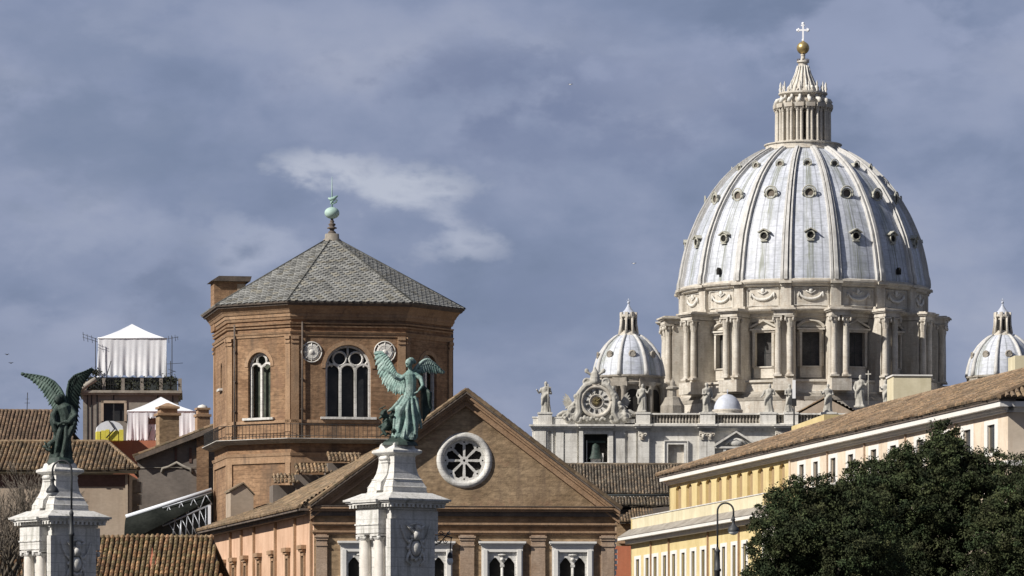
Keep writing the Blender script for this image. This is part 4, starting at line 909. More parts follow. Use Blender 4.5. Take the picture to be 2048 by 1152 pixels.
# ================================================================ basilica
BD = 900.0; BC = Vector(((1606 - CX) / FP * BD, BD, 0)); bas = thing('basilica', 'pale stone basilica with huge ribbed dome, two small domes and a sculpted clock', 'basilica', tuple(BC))
yaw = -atan2(BC.x, BC.y); DM = Matrix.Translation(BC) @ Matrix.Rotation(yaw, 4, 'Z')     # local -y looks at the camera
z = lambda py: Z(py, BD)
def part(mb_local, name, material, M=DM): return mb_local.build(name, material, bas)
def local_part(mb, name, material, rz):     # mesh kept in dome coordinates so that copies can be turned round the axis
    o = mb.build(name, material, None); o.parent = bas; o.location = (0, 0, 0); o.rotation_euler = (0, 0, rz); return o
R2 = math.radians
STEP = 22.5; RIB0 = -7.6; WIN0 = RIB0 + STEP / 2
rib_a = [R2(RIB0 + STEP * k) for k in range(16)]; win_a = [R2(WIN0 + STEP * k) for k in range(16)]
prof_px = [(585, 25.0), (572, 25.0), (560, 24.9), (540, 24.6), (515, 24.05), (490, 23.4), (465, 22.4), (440, 21.3), (415, 19.9), (390, 18.3), (367, 16.5), (345, 14.3), (328, 12.1), (314, 9.9), (304, 7.6)]
prof = [(r - (.5 if 310 < py < 570 else .25), z(py)) for py, r in prof_px]
def rad(zz):
    for (r0, z0), (r1, z1) in zip(prof, prof[1:]):
        if z0 <= zz <= z1: return r0 + (r1 - r0) * (zz - z0) / (z1 - z0)
    return prof[-1][0]
def fineprof(n=40): 
    za, zb = prof[0][1], prof[-1][1]
    return [(rad(za + (zb - za) * i / n) if i < n else prof[-1][0], za + (zb - za) * i / n) for i in range(n + 1)]
m = MB(DM); m.lathe(fineprof(), 96, uvscale=16 * 9.75); dome = m.build('dome_shell', 'lead', bas)
rm = MB(); pr = fineprof(36)      # one rib: broad band with a raised rounded spine
for (w0, h, xo) in ((1.15, .16, 0), (.24, .55, -.86), (.24, .55, .86), (.36, .85, 0)):
    vs = []
    for i, (r, zz) in enumerate(pr):
        f = i / 36; k_ = 1 - .5 * f; ww = w0 * k_
        for (x, q) in ((-ww, -.3), (-ww, h), (ww, h), (ww, -.3)): vs.append((x + xo * k_, -(r + q), zz + (q * .5 if q > 0 else 0)))
    rm.add(vs, [(i * 4 + k, i * 4 + k + 1, (i + 1) * 4 + k + 1, (i + 1) * 4 + k) for i in range(36) for k in range(3)], False)
rib = local_part(rm, 'rib', 'rib', yaw + rib_a[0])
for a in rib_a[1:]: copy_part(rib, bas, rz=yaw + a)
# dormer openings in three rows
def dormer(py_sil, size, hood, round_):
    zz = z(py_sil); r = rad(zz); m = MB(); d = MB(); s_ = size; F = -(r + .55)
    n = 14; sc = 1.0
    # small barrel body standing out of the shell
    m.tube([(s_ * cos(2 * pi * k / n), F, zz + s_ * sin(2 * pi * k / n)) for k in range(n + 1)], s_ * .2, 5)
    back = r - 2.0
    vs = [(s_ * cos(2 * pi * k / n), F + .05, zz + s_ * sin(2 * pi * k / n)) for k in range(n)] + [(s_ * cos(2 * pi * k / n), -back, zz + s_ * sin(2 * pi * k / n)) for k in range(n)]
    m.add(vs, [(k + n, k, (k + 1) % n, (k + 1) % n + n) for k in range(n)], True)
    m.add([(s_ * cos(2 * pi * k / n), F + .3, zz + s_ * sin(2 * pi * k / n)) for k in range(n)], [tuple(range(n))])
    if hood == 'gable':
        for sg in (-1, 1): m.prism([(sg * s_ * 1.5, zz + s_ * .75), (0, zz + s_ * 1.55), (0, zz + s_ * 1.85), (sg * s_ * 1.6, zz + s_ * .98)][::sg], F - .35, -back)
        m.box(-s_ * .85, s_ * .85, F - .15, -back, zz - s_ * 1.35, zz - s_ * 1.1)
    else:
        m.tube([(s_ * 1.35 * cos(pi * (k / 10)), F - .15, zz + s_ * .15 + s_ * 1.35 * sin(pi * k / 10)) for k in range(11)], s_ * .17, 5)
        for sg in (-1, 1): m.ell((sg * s_ * 1.3, F, zz - s_ * .2), (s_ * .25, .3, s_ * .45), 6, 4)
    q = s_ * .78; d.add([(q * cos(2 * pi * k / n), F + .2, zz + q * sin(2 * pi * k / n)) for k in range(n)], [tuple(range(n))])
    return m, d
for (py, sz, hood) in ((494, .80, 'gable'), (407, .96, 'round'), (343, .6, 'round')):
    m, d = dormer(py, sz, hood, True); o = local_part(m, 'dormer', 'dormer_stone', yaw + win_a[0]); dd = d.build('opening', 'dark_open' if hood == 'gable' else 'stone_shadow', None); dd.parent = o
    for a in win_a[1:]: copy_part(o, bas, rz=yaw + a)
m = MB()
m.prism([(-.28, z(566)), (.28, z(566)), (.28, z(556)), (0, z(552)), (-.28, z(556))], -25.35, -24.5); hp = local_part(m, 'hatch', 'dark_open', yaw + win_a[0] - 2 * R2(STEP)); copy_part(hp, bas, rz=yaw + win_a[0] + 2 * R2(STEP))
# ring mouldings, attic, drum
def ringp(name, prof, material, n=96): m = MB(DM); m.lathe(prof, n, smooth=False); return m.build(name, material, bas)
ringp('dome_cornice', [(24.6, z(594)), (25.0, z(592)), (25.1, z(589)), (25.5, z(587.5)), (25.65, z(584.5)), (25.3, z(584)), (25.3, z(581)), (25.1, z(580)), (24.8, z(579))], 'travertine_warm')
ringp('attic', [(24.2, z(640)), (24.2, z(592)), (24.0, z(590))], 'travertine_warm')
ringp('entablature', [(23.4, z(662)), (23.6, z(654)), (24.0, z(652)), (24.0, z(646)), (24.6, z(645)), (25.3, z(642)), (25.5, z(639)), (24.2, z(637))], 'travertine_warm')
ringp('drum_wall', [(22.7, z(790)), (22.7, z(655))], 'travertine_warm')
ringp('drum_base', [(27.6, z(1000)), (27.6, z(812)), (26.9, z(811)), (26.3, z(803)), (26.3, z(800)), (25.6, z(799)), (25.4, z(782)), (25.9, z(781)), (25.9, z(777)), (25.2, z(776)), (23.2, z(775))], 'travertine_warm')
m = MB(DM); m.lathe([(27.7, z(818)), (27.7, z(811)), (27.0, z(810.6)), (26.4, z(803.2))], 96, smooth=False); m.build('drum_skirt_roof', 'travertine_dark', bas)
bt = MB()            # one buttress: spur wall, broken-out entablature, attic strip
bt.box(-1.75, 1.75, -27.2, -23.0, z(776), z(655)); bt.box(-2.0, 2.0, -29.2, -23.0, z(800), z(777)); bt.box(-1.7, 1.7, -27.7, -23, z(777), z(772))
bt.box(-1.9, 1.9, -28.8, -23.5, z(654), z(646)); bt.box(-2.25, 2.25, -29.2, -23.5, z(646), z(643.5)); bt.box(-2.5, 2.5, -29.5, -23.5, z(643.5), z(640.5))
bt.box(-2.1, 2.1, -28.9, -23.5, z(640.5), z(638)); bt.box(-1.0, 1.0, -25.0, -24.0, z(638), z(592)); bt.box(-1.2, 1.2, -25.9, -24.5, z(589), z(584.4)); bt.box(-1.1, 1.1, -25.2, -24, z(594), z(590))
bt.box(-1.5, 1.5, -25.2, -24, z(638), z(632))
b0 = local_part(bt, 'buttress', 'travertine_warm', yaw + rib_a[0])
for a in rib_a[1:]: copy_part(b0, bas, rz=yaw + a)
def column_mb(cx, cy, r, z0, z1, cap=2.0, n=12, M=None):
    m = MB(M); T = Matrix.Translation((cx, cy, 0))
    m.box(cx - r * 1.35, cx + r * 1.35, cy - r * 1.35, cy + r * 1.35, z0, z0 + r * .5)
    m.lathe([(r * 1.3, z0 + r * .5), (r * 1.3, z0 + r * .8), (r * 1.05, z0 + r), (r, z0 + r * 1.3), (r * .98, z0 + (z1 - z0) * .5), (r * .86, z1 - cap)], n, T)
    m.lathe([(r * .9, z1 - cap), (r * 1.0, z1 - cap + .05), (r * .9, z1 - cap * .95), (r * 1.15, z1 - cap * .62), (r * 1.0, z1 - cap * .6), (r * 1.3, z1 - cap * .28), (r * 1.1, z1 - cap * .25), (r * 1.5, z1 - cap * .1)], 8, T, smooth=False)
    m.box(cx - r * 1.5, cx + r * 1.5, cy - r * 1.5, cy + r * 1.5, z1 - cap * .1, z1)
    for sx in (-1, 1):
        for sy in (-1, 1): m.ell((cx + sx * r * 1.25, cy + sy * r * 1.25, z1 - cap * .3), (r * .4, r * .4, cap * .2), 6, 4)
    return m
for s in (-1, 1):
    c = local_part(column_mb(s * 1.18, -27.9, .62, z(772), z(655), 2.2), 'column', 'travertine_warm', yaw + rib_a[0])
    for a in rib_a[1:]: copy_part(c, bas, rz=yaw + a)
# drum windows
def drum_window(kind):
    m = MB(); F = -22.65; zb, zt = z(749), z(683)
    for s in (-1, 1): m.box(s * 2.15, s * 1.7, F - 1.3, F, zb, zt); m.box(s * 2.6, s * 2.15, F - .6, F, zb, zt + .2)
    m.box(-2.35, 2.35, F - 1.4, F, zt, zt + .4); m.box(-2.7, 2.7, F - 1.7, F, zt + .4, zt + .75)
    m.box(-2.1, 2.1, F - .9, F, z(772), zb); m.box(-2.2, 2.2, F - 1.15, F, zb - .25, zb)
    for s in (-1, 1): m.ell((s * 2.15, F - .8, zt - .1), (.3, .5, .7), 6, 4)
    if kind == 'round':
        pts = [(2.9 * cos(R2(25) + R2(130) * k / 12), F - 1.1, zt + .05 + 2.2 * sin(R2(25) + R2(130) * k / 12)) for k in range(13)]
        m.tube(pts, .3, 5, smooth=False)
        m.prism([(p[0], p[2]) for p in pts] , F - .7, F)
    else:
        for s in (-1, 1): m.prism([(s * 2.7, zt + .85), (0, zt + 2.2), (0, zt + 2.6), (s * 2.8, zt + 1.2)][::s], F - 1.4, F)
        m.prism([(-2.5, zt + .8), (2.5, zt + .8), (0, zt + 2.25)], F - .7, F)
    d = MB(); d.box(-1.75, 1.75, F - .12, F - .05, zb, zt); gl = MB()
    for k in (0,): gl.box(k * .68 - .05, k * .68 + .05, F - .2, F - .12, zb, zt)
    for k in range(2, 4, 2): gl.box(-2, 2, F - .2, F - .12, zb + (zt - zb) * k / 5 - .04, zb + (zt - zb) * k / 5 + .04)
    return m, d, gl
for par, kind in ((0, 'round'), (1, 'gable')):
    m, d, gl = drum_window(kind); o = None
    for k in range(par, 16, 2):
        if o is None:
            o = local_part(m, 'window', 'travertine_warm', yaw + win_a[k]); dd = d.build('pane', 'drum_glass', None); dd.parent = o; dd = gl.build('glazing_bar', 'steel_dark', None); dd.parent = o
        else: copy_part(o, bas, rz=yaw + win_a[k])
# garlands on the attic
m = MB(); F = -24.35
pts = [(2.1 * cos(pi + pi * k / 12), F, z(607) + 1.25 * sin(pi + pi * k / 12)) for k in range(13)]; m.tube(pts, [.16 + .16 * sin(pi * k / 12) for k in range(13)], 6)
for s in (-1, 1): m.tube([(s * 2.25, F, z(605)), (s * 2.4, F, z(612)), (s * 2.35, F, z(616))], [.16, .22, .1], 5)
m.tube([(-1.0, F, z(603)), (0, F, z(608.5)), (1.0, F, z(603))], .14, 5); m.ell((0, F, z(602)), (.4, .25, .5), 8, 5)
m.tube([(-3.2, F + .1, z(597.5)), (3.2, F + .1, z(597.5)), (3.2, F + .1, z(631)), (-3.2, F + .1, z(631)), (-3.2, F + .1, z(597.5))], .09, 4, smooth=False)
ga = local_part(m, 'garland', 'travertine', yaw + win_a[0])
for a in win_a[1:]: copy_part(ga, bas, rz=yaw + a)
# lantern
lan_m = MB(DM); lan_m.lathe([(6.6, z(308)), (7.6, z(306)), (7.8, z(303)), (7.5, z(302)), (7.5, z(293)), (7.8, z(292)), (7.8, z(290)), (5.6, z(289.5)), (5.6, z(286)), (4.1, z(286)), (4.1, z(218)), (5.2, z(217)), (5.7, z(214)), (5.9, z(211)), (4.2, z(210.5)),
                 (4.2, z(204)), (3.9, z(196)), (4.5, z(192)), (4.9, z(190)), (4.9, z(187)), (3.4, z(186)), (3.1, z(182)), (2.2, z(165)), (1.5, z(148)), (1.0, z(134)), (.9, z(127)), (1.25, z(125)), (1.2, z(122)), (.5, z(120)), (.4, z(113)), (.5, z(110)), (.35, z(107))], 32, smooth=False)
lan = lan_m.build('lantern', 'travertine_warm', bas)
lc = MB(); 
for s in (-.42, .42): cm = column_mb(s, -5.35, .33, z(288), z(219), .9, 8); lc.v += [tuple(v) for v in cm.v]; 
lc = MB()
def merge(a, b):
    k = len(a.v); a.v += b.v; a.f += [tuple(i + k for i in f) for f in b.f]; a.sm += b.sm; a.col += b.col
for s in (-.40, .40): merge(lc, column_mb(s, -5.3, .32, z(288), z(219), .9, 8))
lc.box(-.62, .62, -5.0, -4.0, z(288), z(219)); lc.box(-.9, .9, -5.95, -4, z(219), z(211))
def lpart(mb, name, mt, ang): 
    o = mb.build(name, mt, None); o.parent = lan; o.rotation_euler = (0, 0, ang); return o
c = lpart(lc, 'paired_column', 'travertine_warm', yaw + rib_a[0])
for a in rib_a[1:]: copy_part(c, lan, rz=yaw + a)
lo_ = MB(); lo_.box(-.34, .34, -4.2, -4.1, z(280), z(230)); lo_.tube([(-.34, -4.1, z(230)), (0, -4.15, z(225)), (.34, -4.1, z(230))], .12, 5)
c = lpart(lo_, 'opening', 'dark_open', yaw + win_a[0])
for a in win_a[1:]: copy_part(c, lan, rz=yaw + a)
vo = MB(); vo.tube([(0, -5.6, z(209)), (0, -5.3, z(203)), (0, -4.5, z(200)), (0, -4.3, z(193))], [.45, .42, .35, .3], 6)
vo.lathe([(.28, z(188)), (.12, z(185)), (.3, z(180)), (.26, z(177)), (.12, z(174)), (.2, z(171)), (.02, z(165))], 6, Matrix.Translation((0, -4.6, 0)))
c = lpart(vo, 'candelabrum', 'travertine', yaw + rib_a[0])
for a in rib_a[1:]: copy_part(c, lan, rz=yaw + a)
sp = MB(); sp.tube([(0, -3.3, z(186)), (0, -2.35, z(166)), (0, -1.6, z(148)), (0, -1.15, z(132))], [.26, .2, .15, .12], 5); sp.ell((0, -2.9, z(177)), (.3, .4, .4), 6, 4)
c = lpart(sp, 'spire_rib', 'travertine', yaw + rib_a[0])
for a in rib_a[1:]: copy_part(c, lan, rz=yaw + a)
m = MB(DM)
for k in range(8): a = pi * k / 4; m.tube([(1.0 * cos(a), 1.0 * sin(a), z(124)), (1.15 * cos(a), 1.15 * sin(a), z(118))], [.2, .1], 5)
m.build('crown_knobs', 'dark_cornice', lan)
m = MB(DM); m.ell((0, 0, z(96)), 1.27, 24, 16); m.lathe([(.5, z(110)), (.35, z(107)), (.7, z(105)), (.3, z(104))], 12); m.lathe([(.45, z(84.5)), (.3, z(83)), (.1, z(81))], 10); m.build('golden_ball', 'gold', lan)
m = MB(DM); m.box(-.17, .17, -.15, .15, z(83), z(47)); m.box(-1.0, 1.0, -.14, .14, z(62), z(58.6))
for (x, zz) in ((0, z(47)), (-1.05, z(60.3)), (1.05, z(60.3))): m.ell((x, 0, zz), (.3, .2, .3), 8, 6)
for (x, zz) in ((-.28, z(51)), (.28, z(51)), (-.85, z(57.5)), (-.85, z(63)), (.85, z(57.5)), (.85, z(63))): m.ell((x, 0, zz), (.16, .12, .16), 6, 4)
m.ell((0, 0, z(80)), (.28, .2, .4), 6, 5); m.build('cross', 'cross_metal', lan)

# small domes
def small_dome(px, Y, name='small_dome'):
    M = frame(px, Y, 6); zz = lambda py: Z(py, Y); s_ = Y / FP
    pf = [(70, 754), (69, 745), (67, 733), (63, 719), (56, 705), (47, 692), (37, 682), (27, 674), (20, 671)]
    pf = [(r * s_, zz(py)) for r, py in pf]
    m = MB(M); m.lathe(pf, 48, uvscale=40, a0=R2(22.5), a1=R2(382.5)); sd = m.build(name, 'lead', bas)
    for k in range(8):
        a = R2(22.5 + 45 * k); m = MB(M)
        m.tube([((r + .15) * sin(a), -(r + .15) * cos(a), h) for r, h in pf], [.5 - .03 * i for i in range(len(pf))], 6); m.build('rib', 'rib', sd)
    for k in range(8):
        m = MB(M); a = R2(45 * k); r = 59 * s_; T_ = Matrix.Rotation(a, 4, 'Z'); m.tube([(.6 * cos(t_), -r - .25, zz(712) + .6 * sin(t_)) for t_ in [2 * pi * i / 8 for i in range(9)]], .22, 4, T_)
        m.box(-.5, .5, -r - .35, -r + 2, zz(712) - .5, zz(712) + .45, T_)
        m.build('dormer', 'travertine_dark', sd)
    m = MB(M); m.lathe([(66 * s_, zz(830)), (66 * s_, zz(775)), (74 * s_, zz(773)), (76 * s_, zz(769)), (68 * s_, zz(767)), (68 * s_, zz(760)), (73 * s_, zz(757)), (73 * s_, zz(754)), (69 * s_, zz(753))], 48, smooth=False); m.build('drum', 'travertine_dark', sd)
    for k in range(8):
        m = MB(M); a = R2(22.5 + 45 * k); T_ = Matrix.Rotation(a, 4, 'Z')
        for x in (-.9, .9): merge(m, MB()); m.lathe([(.55, zz(830)), (.5, zz(785)), (.8, zz(776))], 8, T_ @ Matrix.Translation((x, -72 * s_, 0)))
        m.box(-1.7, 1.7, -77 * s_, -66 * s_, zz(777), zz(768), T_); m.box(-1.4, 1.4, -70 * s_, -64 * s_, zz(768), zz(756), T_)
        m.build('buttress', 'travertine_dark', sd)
    for k in range(8): m = MB(M); a = R2(45 * k); T_ = Matrix.Rotation(a, 4, 'Z'); m.prism(arch(-1.3, 1.3, zz(826), zz(782), 8), -66.6 * s_, -65 * s_, T_); m.build('opening', 'dark_open', sd)
    m = MB(M); m.lathe([(22 * s_, zz(673)), (20 * s_, zz(668)), (14.5 * s_, zz(664)), (12 * s_, zz(636)), (17 * s_, zz(634)), (17 * s_, zz(630)), (13.5 * s_, zz(629))], 16, smooth=False)
    for k in range(8):
        a = R2(22.5 + 45 * k); T_ = Matrix.Rotation(a, 4, 'Z'); m.tube([(0, -18.5 * s_, zz(668)), (0, -16 * s_, zz(650)), (0, -15.5 * s_, zz(634))], [.3, .24, .24], 6, T_); m.box(-.3, .3, -17.5 * s_, -12 * s_, zz(636), zz(625), T_)
    m.build('lantern', 'travertine_warm', sd)
    for k in range(8): m = MB(M); T_ = Matrix.Rotation(R2(45 * k), 4, 'Z'); m.box(-.34, .34, -14.2 * s_, -12 * s_, zz(662), zz(640), T_); m.build('lantern_opening', 'dark_open', sd)
    m = MB(M); m.lathe([(14.5 * s_, zz(629)), (14 * s_, zz(626)), (8 * s_, zz(620)), (4 * s_, zz(614)), (1.4 * s_, zz(608)), (1.2 * s_, zz(606))], 16, smooth=False); m.ell((0, 0, zz(605)), (.28, .28, .3), 8, 6); m.tube([(0, 0, zz(604)), (0, 0, zz(597))], .07, 5); m.box(-.4, .4, -.06, .06, zz(600.8), zz(600)); m.build('lantern_cap', 'lead_plain', sd)
small_dome(1257, 872); small_dome(2005, 885)
# stone pinnacle and little cupola, nave roofs behind the front
def s1(py, Y): return Z(py, Y)
Y_ = 866; M = frame(1345, Y_, 0); u = Y_ / FP; zz = lambda py: Z(py, Y_)
m = MB(M); m.lathe([(24 * u, zz(830)), (24 * u, zz(812)), (20 * u, zz(806)), (17 * u, zz(800)), (15 * u, zz(795)), (8 * u, zz(793)), (8 * u, zz(780)), (13 * u, zz(778)), (13 * u, zz(775)), (6 * u, zz(772)), (5 * u, zz(764)), (2 * u, zz(760)), (.02, zz(754))], 8, smooth=False); m.build('stone_pinnacle', 'travertine_dark', bas)
M = frame(1455, 862, 0); u = 862 / FP; zz = lambda py: Z(py, 862)
m = MB(M); m.lathe([(28 * u, zz(822)), (26.5 * u, zz(812)), (23 * u, zz(803)), (17 * u, zz(795)), (9 * u, zz(790)), (.02, zz(788))], 32); m.tube([(0, 0, zz(788)), (0, 0, zz(779))], .12, 5); cu = m.build('cupola', 'lead_plain', bas)
m = MB(M); m.lathe([(30 * u, zz(850)), (30 * u, zz(824)), (31 * u, zz(823)), (31 * u, zz(820)), (27 * u, zz(819))], 32, smooth=False); m.build('cupola_drum', 'travertine_warm', cu)
m = MB(); d = MB(); a, b, c = P(1575, 836, 850), P(1735, 836, 850), P(1655, 793, 850); a2, b2, c2 = [Vector((p.x, p.y + 25, p.z)) for p in (a, b, c)]
roof_poly(d, [a, a2, c2, c], .3); roof_poly(d, [b, c, c2, b2], .3); d.build('nave_roof_deck', 'tile_base', bas)
m.add([tuple(a), tuple(b), tuple(c), tuple(b - Vector((0, 0, 12))), tuple(a - Vector((0, 0, 12)))], [(4, 3, 1, 2, 0)]); m.build('nave_gable_wall', 'plaster_tan', bas)
t = MB(); tile_field(t, [b, c, c2, b2][::1], .8, 1.1, .12, seed=71); tile_field(t, [a, a2, c2, c], .8, 1.1, .12, seed=72); t.build('nave_roof_tiles', 'tile_red', bas)
m = MB(); m.box(P(1180, 0, 862).x, P(2040, 0, 862).x, 876, 960, 0, Z(826, 862)); m.build('nave_walls', 'travertine_warm', bas)

# ---- front of the basilica
FY = 842.0; u = FY / FP; fm = frame(1065, FY, 0); fz = lambda py: Z(py, FY); fx = lambda px: (px - 1065) * u
m = MB(fm); XR = fx(2010)
hs = [rect(fx(1168), fx(1215), fz(925), fz(868)), rect(fx(1336), fx(1368), fz(926), fz(889)), rect(fx(1452), fx(1492), fz(960), fz(899))]
wall_holes(m, rect(0, XR, 0, fz(850)), hs, 0, 1.4, None); m.box(0, XR, 1.5, 14, 0, fz(850)); m.build('front_wall', 'travertine', bas)
m = MB(fm)      # attic bands
def fb(x0, x1, p, y0, y1): m.box(fx(x0), fx(x1), -p, .05, fz(y0), fz(y1))
for (x0, x1, pj) in ((1062, 1100, 0), (1158, 1226, .5), (1272, 1300, .7), (1388, 1432, .7), (1548, 1590, .7), (1680, 1722, .5)):
    pass
fb(1061, 2010, .9, 857, 853); fb(1058, 2010, 1.3, 853, 849.5); fb(1063, 2010, .4, 862, 857)
for (x0, x1) in ((1158, 1226), (1270, 1302), (1395, 1432), (1548, 1592), (1690, 1730)): fb(x0, x1, 1.6, 857, 853); fb(x0 - 2, x1 + 2, 2.0, 853, 849.6)
m.build('attic_cornice', 'travertine', bas)
m = MB(fm)
for (x0, x1, p) in ((1066, 1096, .5), (1070, 1092, .7), (1103, 1106, .3), (1112, 1127, .45), (1130, 1154, .35), (1158, 1166, .7), (1217, 1226, .7), (1230, 1250, .35), (1256, 1272, .35), (1276, 1298, .75), (1398, 1413, .8), (1414, 1429, .8), (1550, 1588, .8)):
    m = MB(fm); fb(x0, x1, p, 1100, 862.5); m.build('pilaster', 'travertine', bas)
for cx in (1285, 1406, 1421, 1558, 1578):
    m = MB(fm); x = fx(cx)
    for s in (-1, 1): m.tube([(x + s * .45 + .38 * cos(t_) * (1 - t_ / 9), -1.0, fz(871) + .38 * sin(t_) * (1 - t_ / 9)) for t_ in [i * .7 for i in range(10)]], .15, 5)
    m.box(x - .7, x + .7, -1.1, -.3, fz(867), fz(863)); m.box(x - .5, x + .5, -1.05, -.3, fz(880), fz(871)); m.ell((x, -1.1, fz(873)), (.35, .3, .5), 6, 4); m.build('capital', 'travertine_warm', bas)
m = MB(fm)
def frm(x0, x1, y0, y1, w_, p):
    m.box(fx(x0 - w_), fx(x0), -p, .2, fz(y1), fz(y0)); m.box(fx(x1), fx(x1 + w_), -p, .2, fz(y1), fz(y0)); m.box(fx(x0 - w_), fx(x1 + w_), -p, .2, fz(y0), fz(y0 - w_)); m.box(fx(x0 - w_), fx(x1 + w_), -p, .2, fz(y1 + w_ * .6), fz(y1))
frm(1168, 1215, 868, 925, 6, .5); m.build('window_frame', 'travertine', bas); m = MB(fm); frm(1336, 1368, 889, 926, 5, .35); frm(1330, 1374, 883, 930, 2, .55); m.build('window_frame', 'travertine', bas)
m = MB(fm); m.box(fx(1168), fx(1215), 1.35, 1.45, fz(925), fz(868)); m.build('dark_opening', 'dark_open', bas); m = MB(fm); m.box(fx(1452), fx(1492), 1.35, 1.45, fz(960), fz(899)); m.build('dark_opening', 'dark_open', bas)
m = MB(fm); m.box(fx(1336), fx(1368), .7, .8, fz(926), fz(889)); m.build('blind_window', 'travertine_warm', bas)
m = MB(fm)
for (x0, x1, h0) in ((1430, 1514, 893),):
    for s, e in ((-1, x0), (1, x1)): 
        c_ = (x0 + x1) / 2; m.prism([(fx(e), fz(h0)), (fx(c_), fz(h0 - 27)), (fx(c_), fz(h0 - 31)), (fx(e) + s * .2, fz(h0 - 4))][::s], -1.1, .05)
    m.box(fx(x0), fx(x1), -.8, .05, fz(h0 + 4), fz(h0)); m.ell((fx(1472), -.2, fz(884)), (1.5, .5, .9), 10, 6); m.tube([(fx(1450), -.3, fz(889)), (fx(1460), -.4, fz(882)), (fx(1472), -.5, fz(878)), (fx(1484), -.4, fz(882)), (fx(1494), -.3, fz(889))], .3, 5)
    frm(1452, 1492, 899, 960, 6, .6); 
m.build('window_pediment', 'travertine', bas)
# parapet
m = MB(fm); m.box(fx(1066), fx(1160), .1, 1.4, fz(850), fz(836)); m.box(fx(1064), fx(1162), 0, 1.5, fz(836), fz(833))
for (x0, x1) in ((1076, 1104), (1272, 1300), (1400, 1430), (1520, 1552), (1568, 1596), (1642, 1672), (1706, 1734), (1762, 1790)): m.box(fx(x0), fx(x1), -.3, 1.6, fz(850), fz(825)); m.box(fx(x0 - 1), fx(x1 + 1), -.45, 1.7, fz(828), fz(824.5))
m.box(fx(1250), XR, .2, 1.3, fz(829), fz(826)); m.box(fx(1250), XR, .2, 1.3, fz(850), fz(846)); m.box(fx(1160), fx(1270), .2, 1.4, fz(850), fz(838)); m.build('parapet', 'travertine', bas)
m = MB(fm); x = 1302
while x < 1790:
    m.lathe([(.2, fz(846)), (.28, fz(841)), (.13, fz(835)), (.2, fz(829))], 6, Matrix.Translation((fx(x), .75, 0)), smooth=False); x += 6.4
m.box(fx(1250), XR, 1.5, 1.7, fz(848), fz(828)); m.build('balusters', 'travertine_dark', bas)
# bell
bl = MB(fm); bx_, bz = fx(1191), fz(896); bl.lathe([(1.45, bz - 2.0), (1.3, bz - 1.7), (1.0, bz - 1.0), (.85, bz), (.7, bz + .6), (.25, bz + .9), (.05, bz + 1.0)], 20, Matrix.Translation((bx_, .9, 0))); bl.box(bx_ - 1.9, bx_ + 1.9, .7, 1.1, bz + 1.0, bz + 1.4)
tag(bl.build('bell', 'bronze_dark', None, tuple(fm @ Vector((bx_, .9, bz)))), 'large dark bronze bell hanging in the opening beneath the clock', 'bell')
bl = MB(fm); bl.box(bx_ - .9, bx_ + 1.0, .5, 1.2, fz(925), fz(913)); bl.prism([(bx_ - 1.1, fz(913)), (bx_ + 1.2, fz(913)), (bx_ + .6, fz(910)), (bx_ - .6, fz(910))], .5, 1.2); bl.box(bx_ + 1.2, bx_ + 1.5, .6, .8, fz(925), fz(906)); bl.box(bx_ - 1.7, bx_ - 1.55, .6, .8, fz(925), fz(880)); bl.build('belfry_sill_block', 'white_trim', bas)
# clock
ck = MB(fm); cx_, cz = fx(1193), fz(803); rk_ = 26 * u
def cring(mb, r0, r1, y0, y1, n=40):
    vs = []
    for (r_, y_) in ((r1, y1), (r1, y0), (r0, y0), (r0, y1)):
        for i in range(n): a = 2 * pi * i / n; vs.append((cx_ + r_ * cos(a), y_, cz + r_ * sin(a)))
    mb.add(vs, [(j * n + i, (j + 1) * n + i, (j + 1) * n + (i + 1) % n, j * n + (i + 1) % n) for j in range(3) for i in range(n)][::1])
ck.lathe([(rk_ + .3, 0), (rk_ + .3, .1)], 40, Matrix.Translation((cx_, -.1, cz)) @ Matrix.Rotation(R2(90), 4, 'X')); clock = ck.build('clock_face', 'travertine', bas)
ck = MB(fm); ck.tube([(cx_ + (rk_ + .35) * cos(2 * pi * i / 32), -.3, cz + (rk_ + .35) * sin(2 * pi * i / 32)) for i in range(33)], .38, 6); ck.tube([(cx_ + (rk_ * .52) * cos(2 * pi * i / 32), -.22, cz + (rk_ * .52) * sin(2 * pi * i / 32)) for i in range(33)], .1, 5); ck.build('clock_rim', 'travertine_warm', clock)
ck = MB(fm); ck.lathe([(rk_ * .42, 0), (rk_ * .42, .12)], 24, Matrix.Translation((cx_, -.18, cz)) @ Matrix.Rotation(R2(90), 4, 'X')); ck.build('clock_boss', 'tile_base', clock)
ck = MB(fm)
for k in range(16): a = pi * k / 8; ck.tube([(cx_ + .1 * cos(a), -.36, cz + .1 * sin(a)), (cx_ + rk_ * .34 * cos(a), -.36, cz + rk_ * .34 * sin(a))], [.08, .03], 4)
ck.tube([(cx_, -.45, cz), (cx_ + rk_ * .40, -.45, cz + rk_ * .30)], [.12, .05], 4); ck.build('clock_star', 'old_gilt', clock)
rom = ['XII', 'I', 'II', 'III', 'IIII', 'V', 'VI', 'VII', 'VIII', 'IX', 'X', 'XI']; ck = MB(fm)
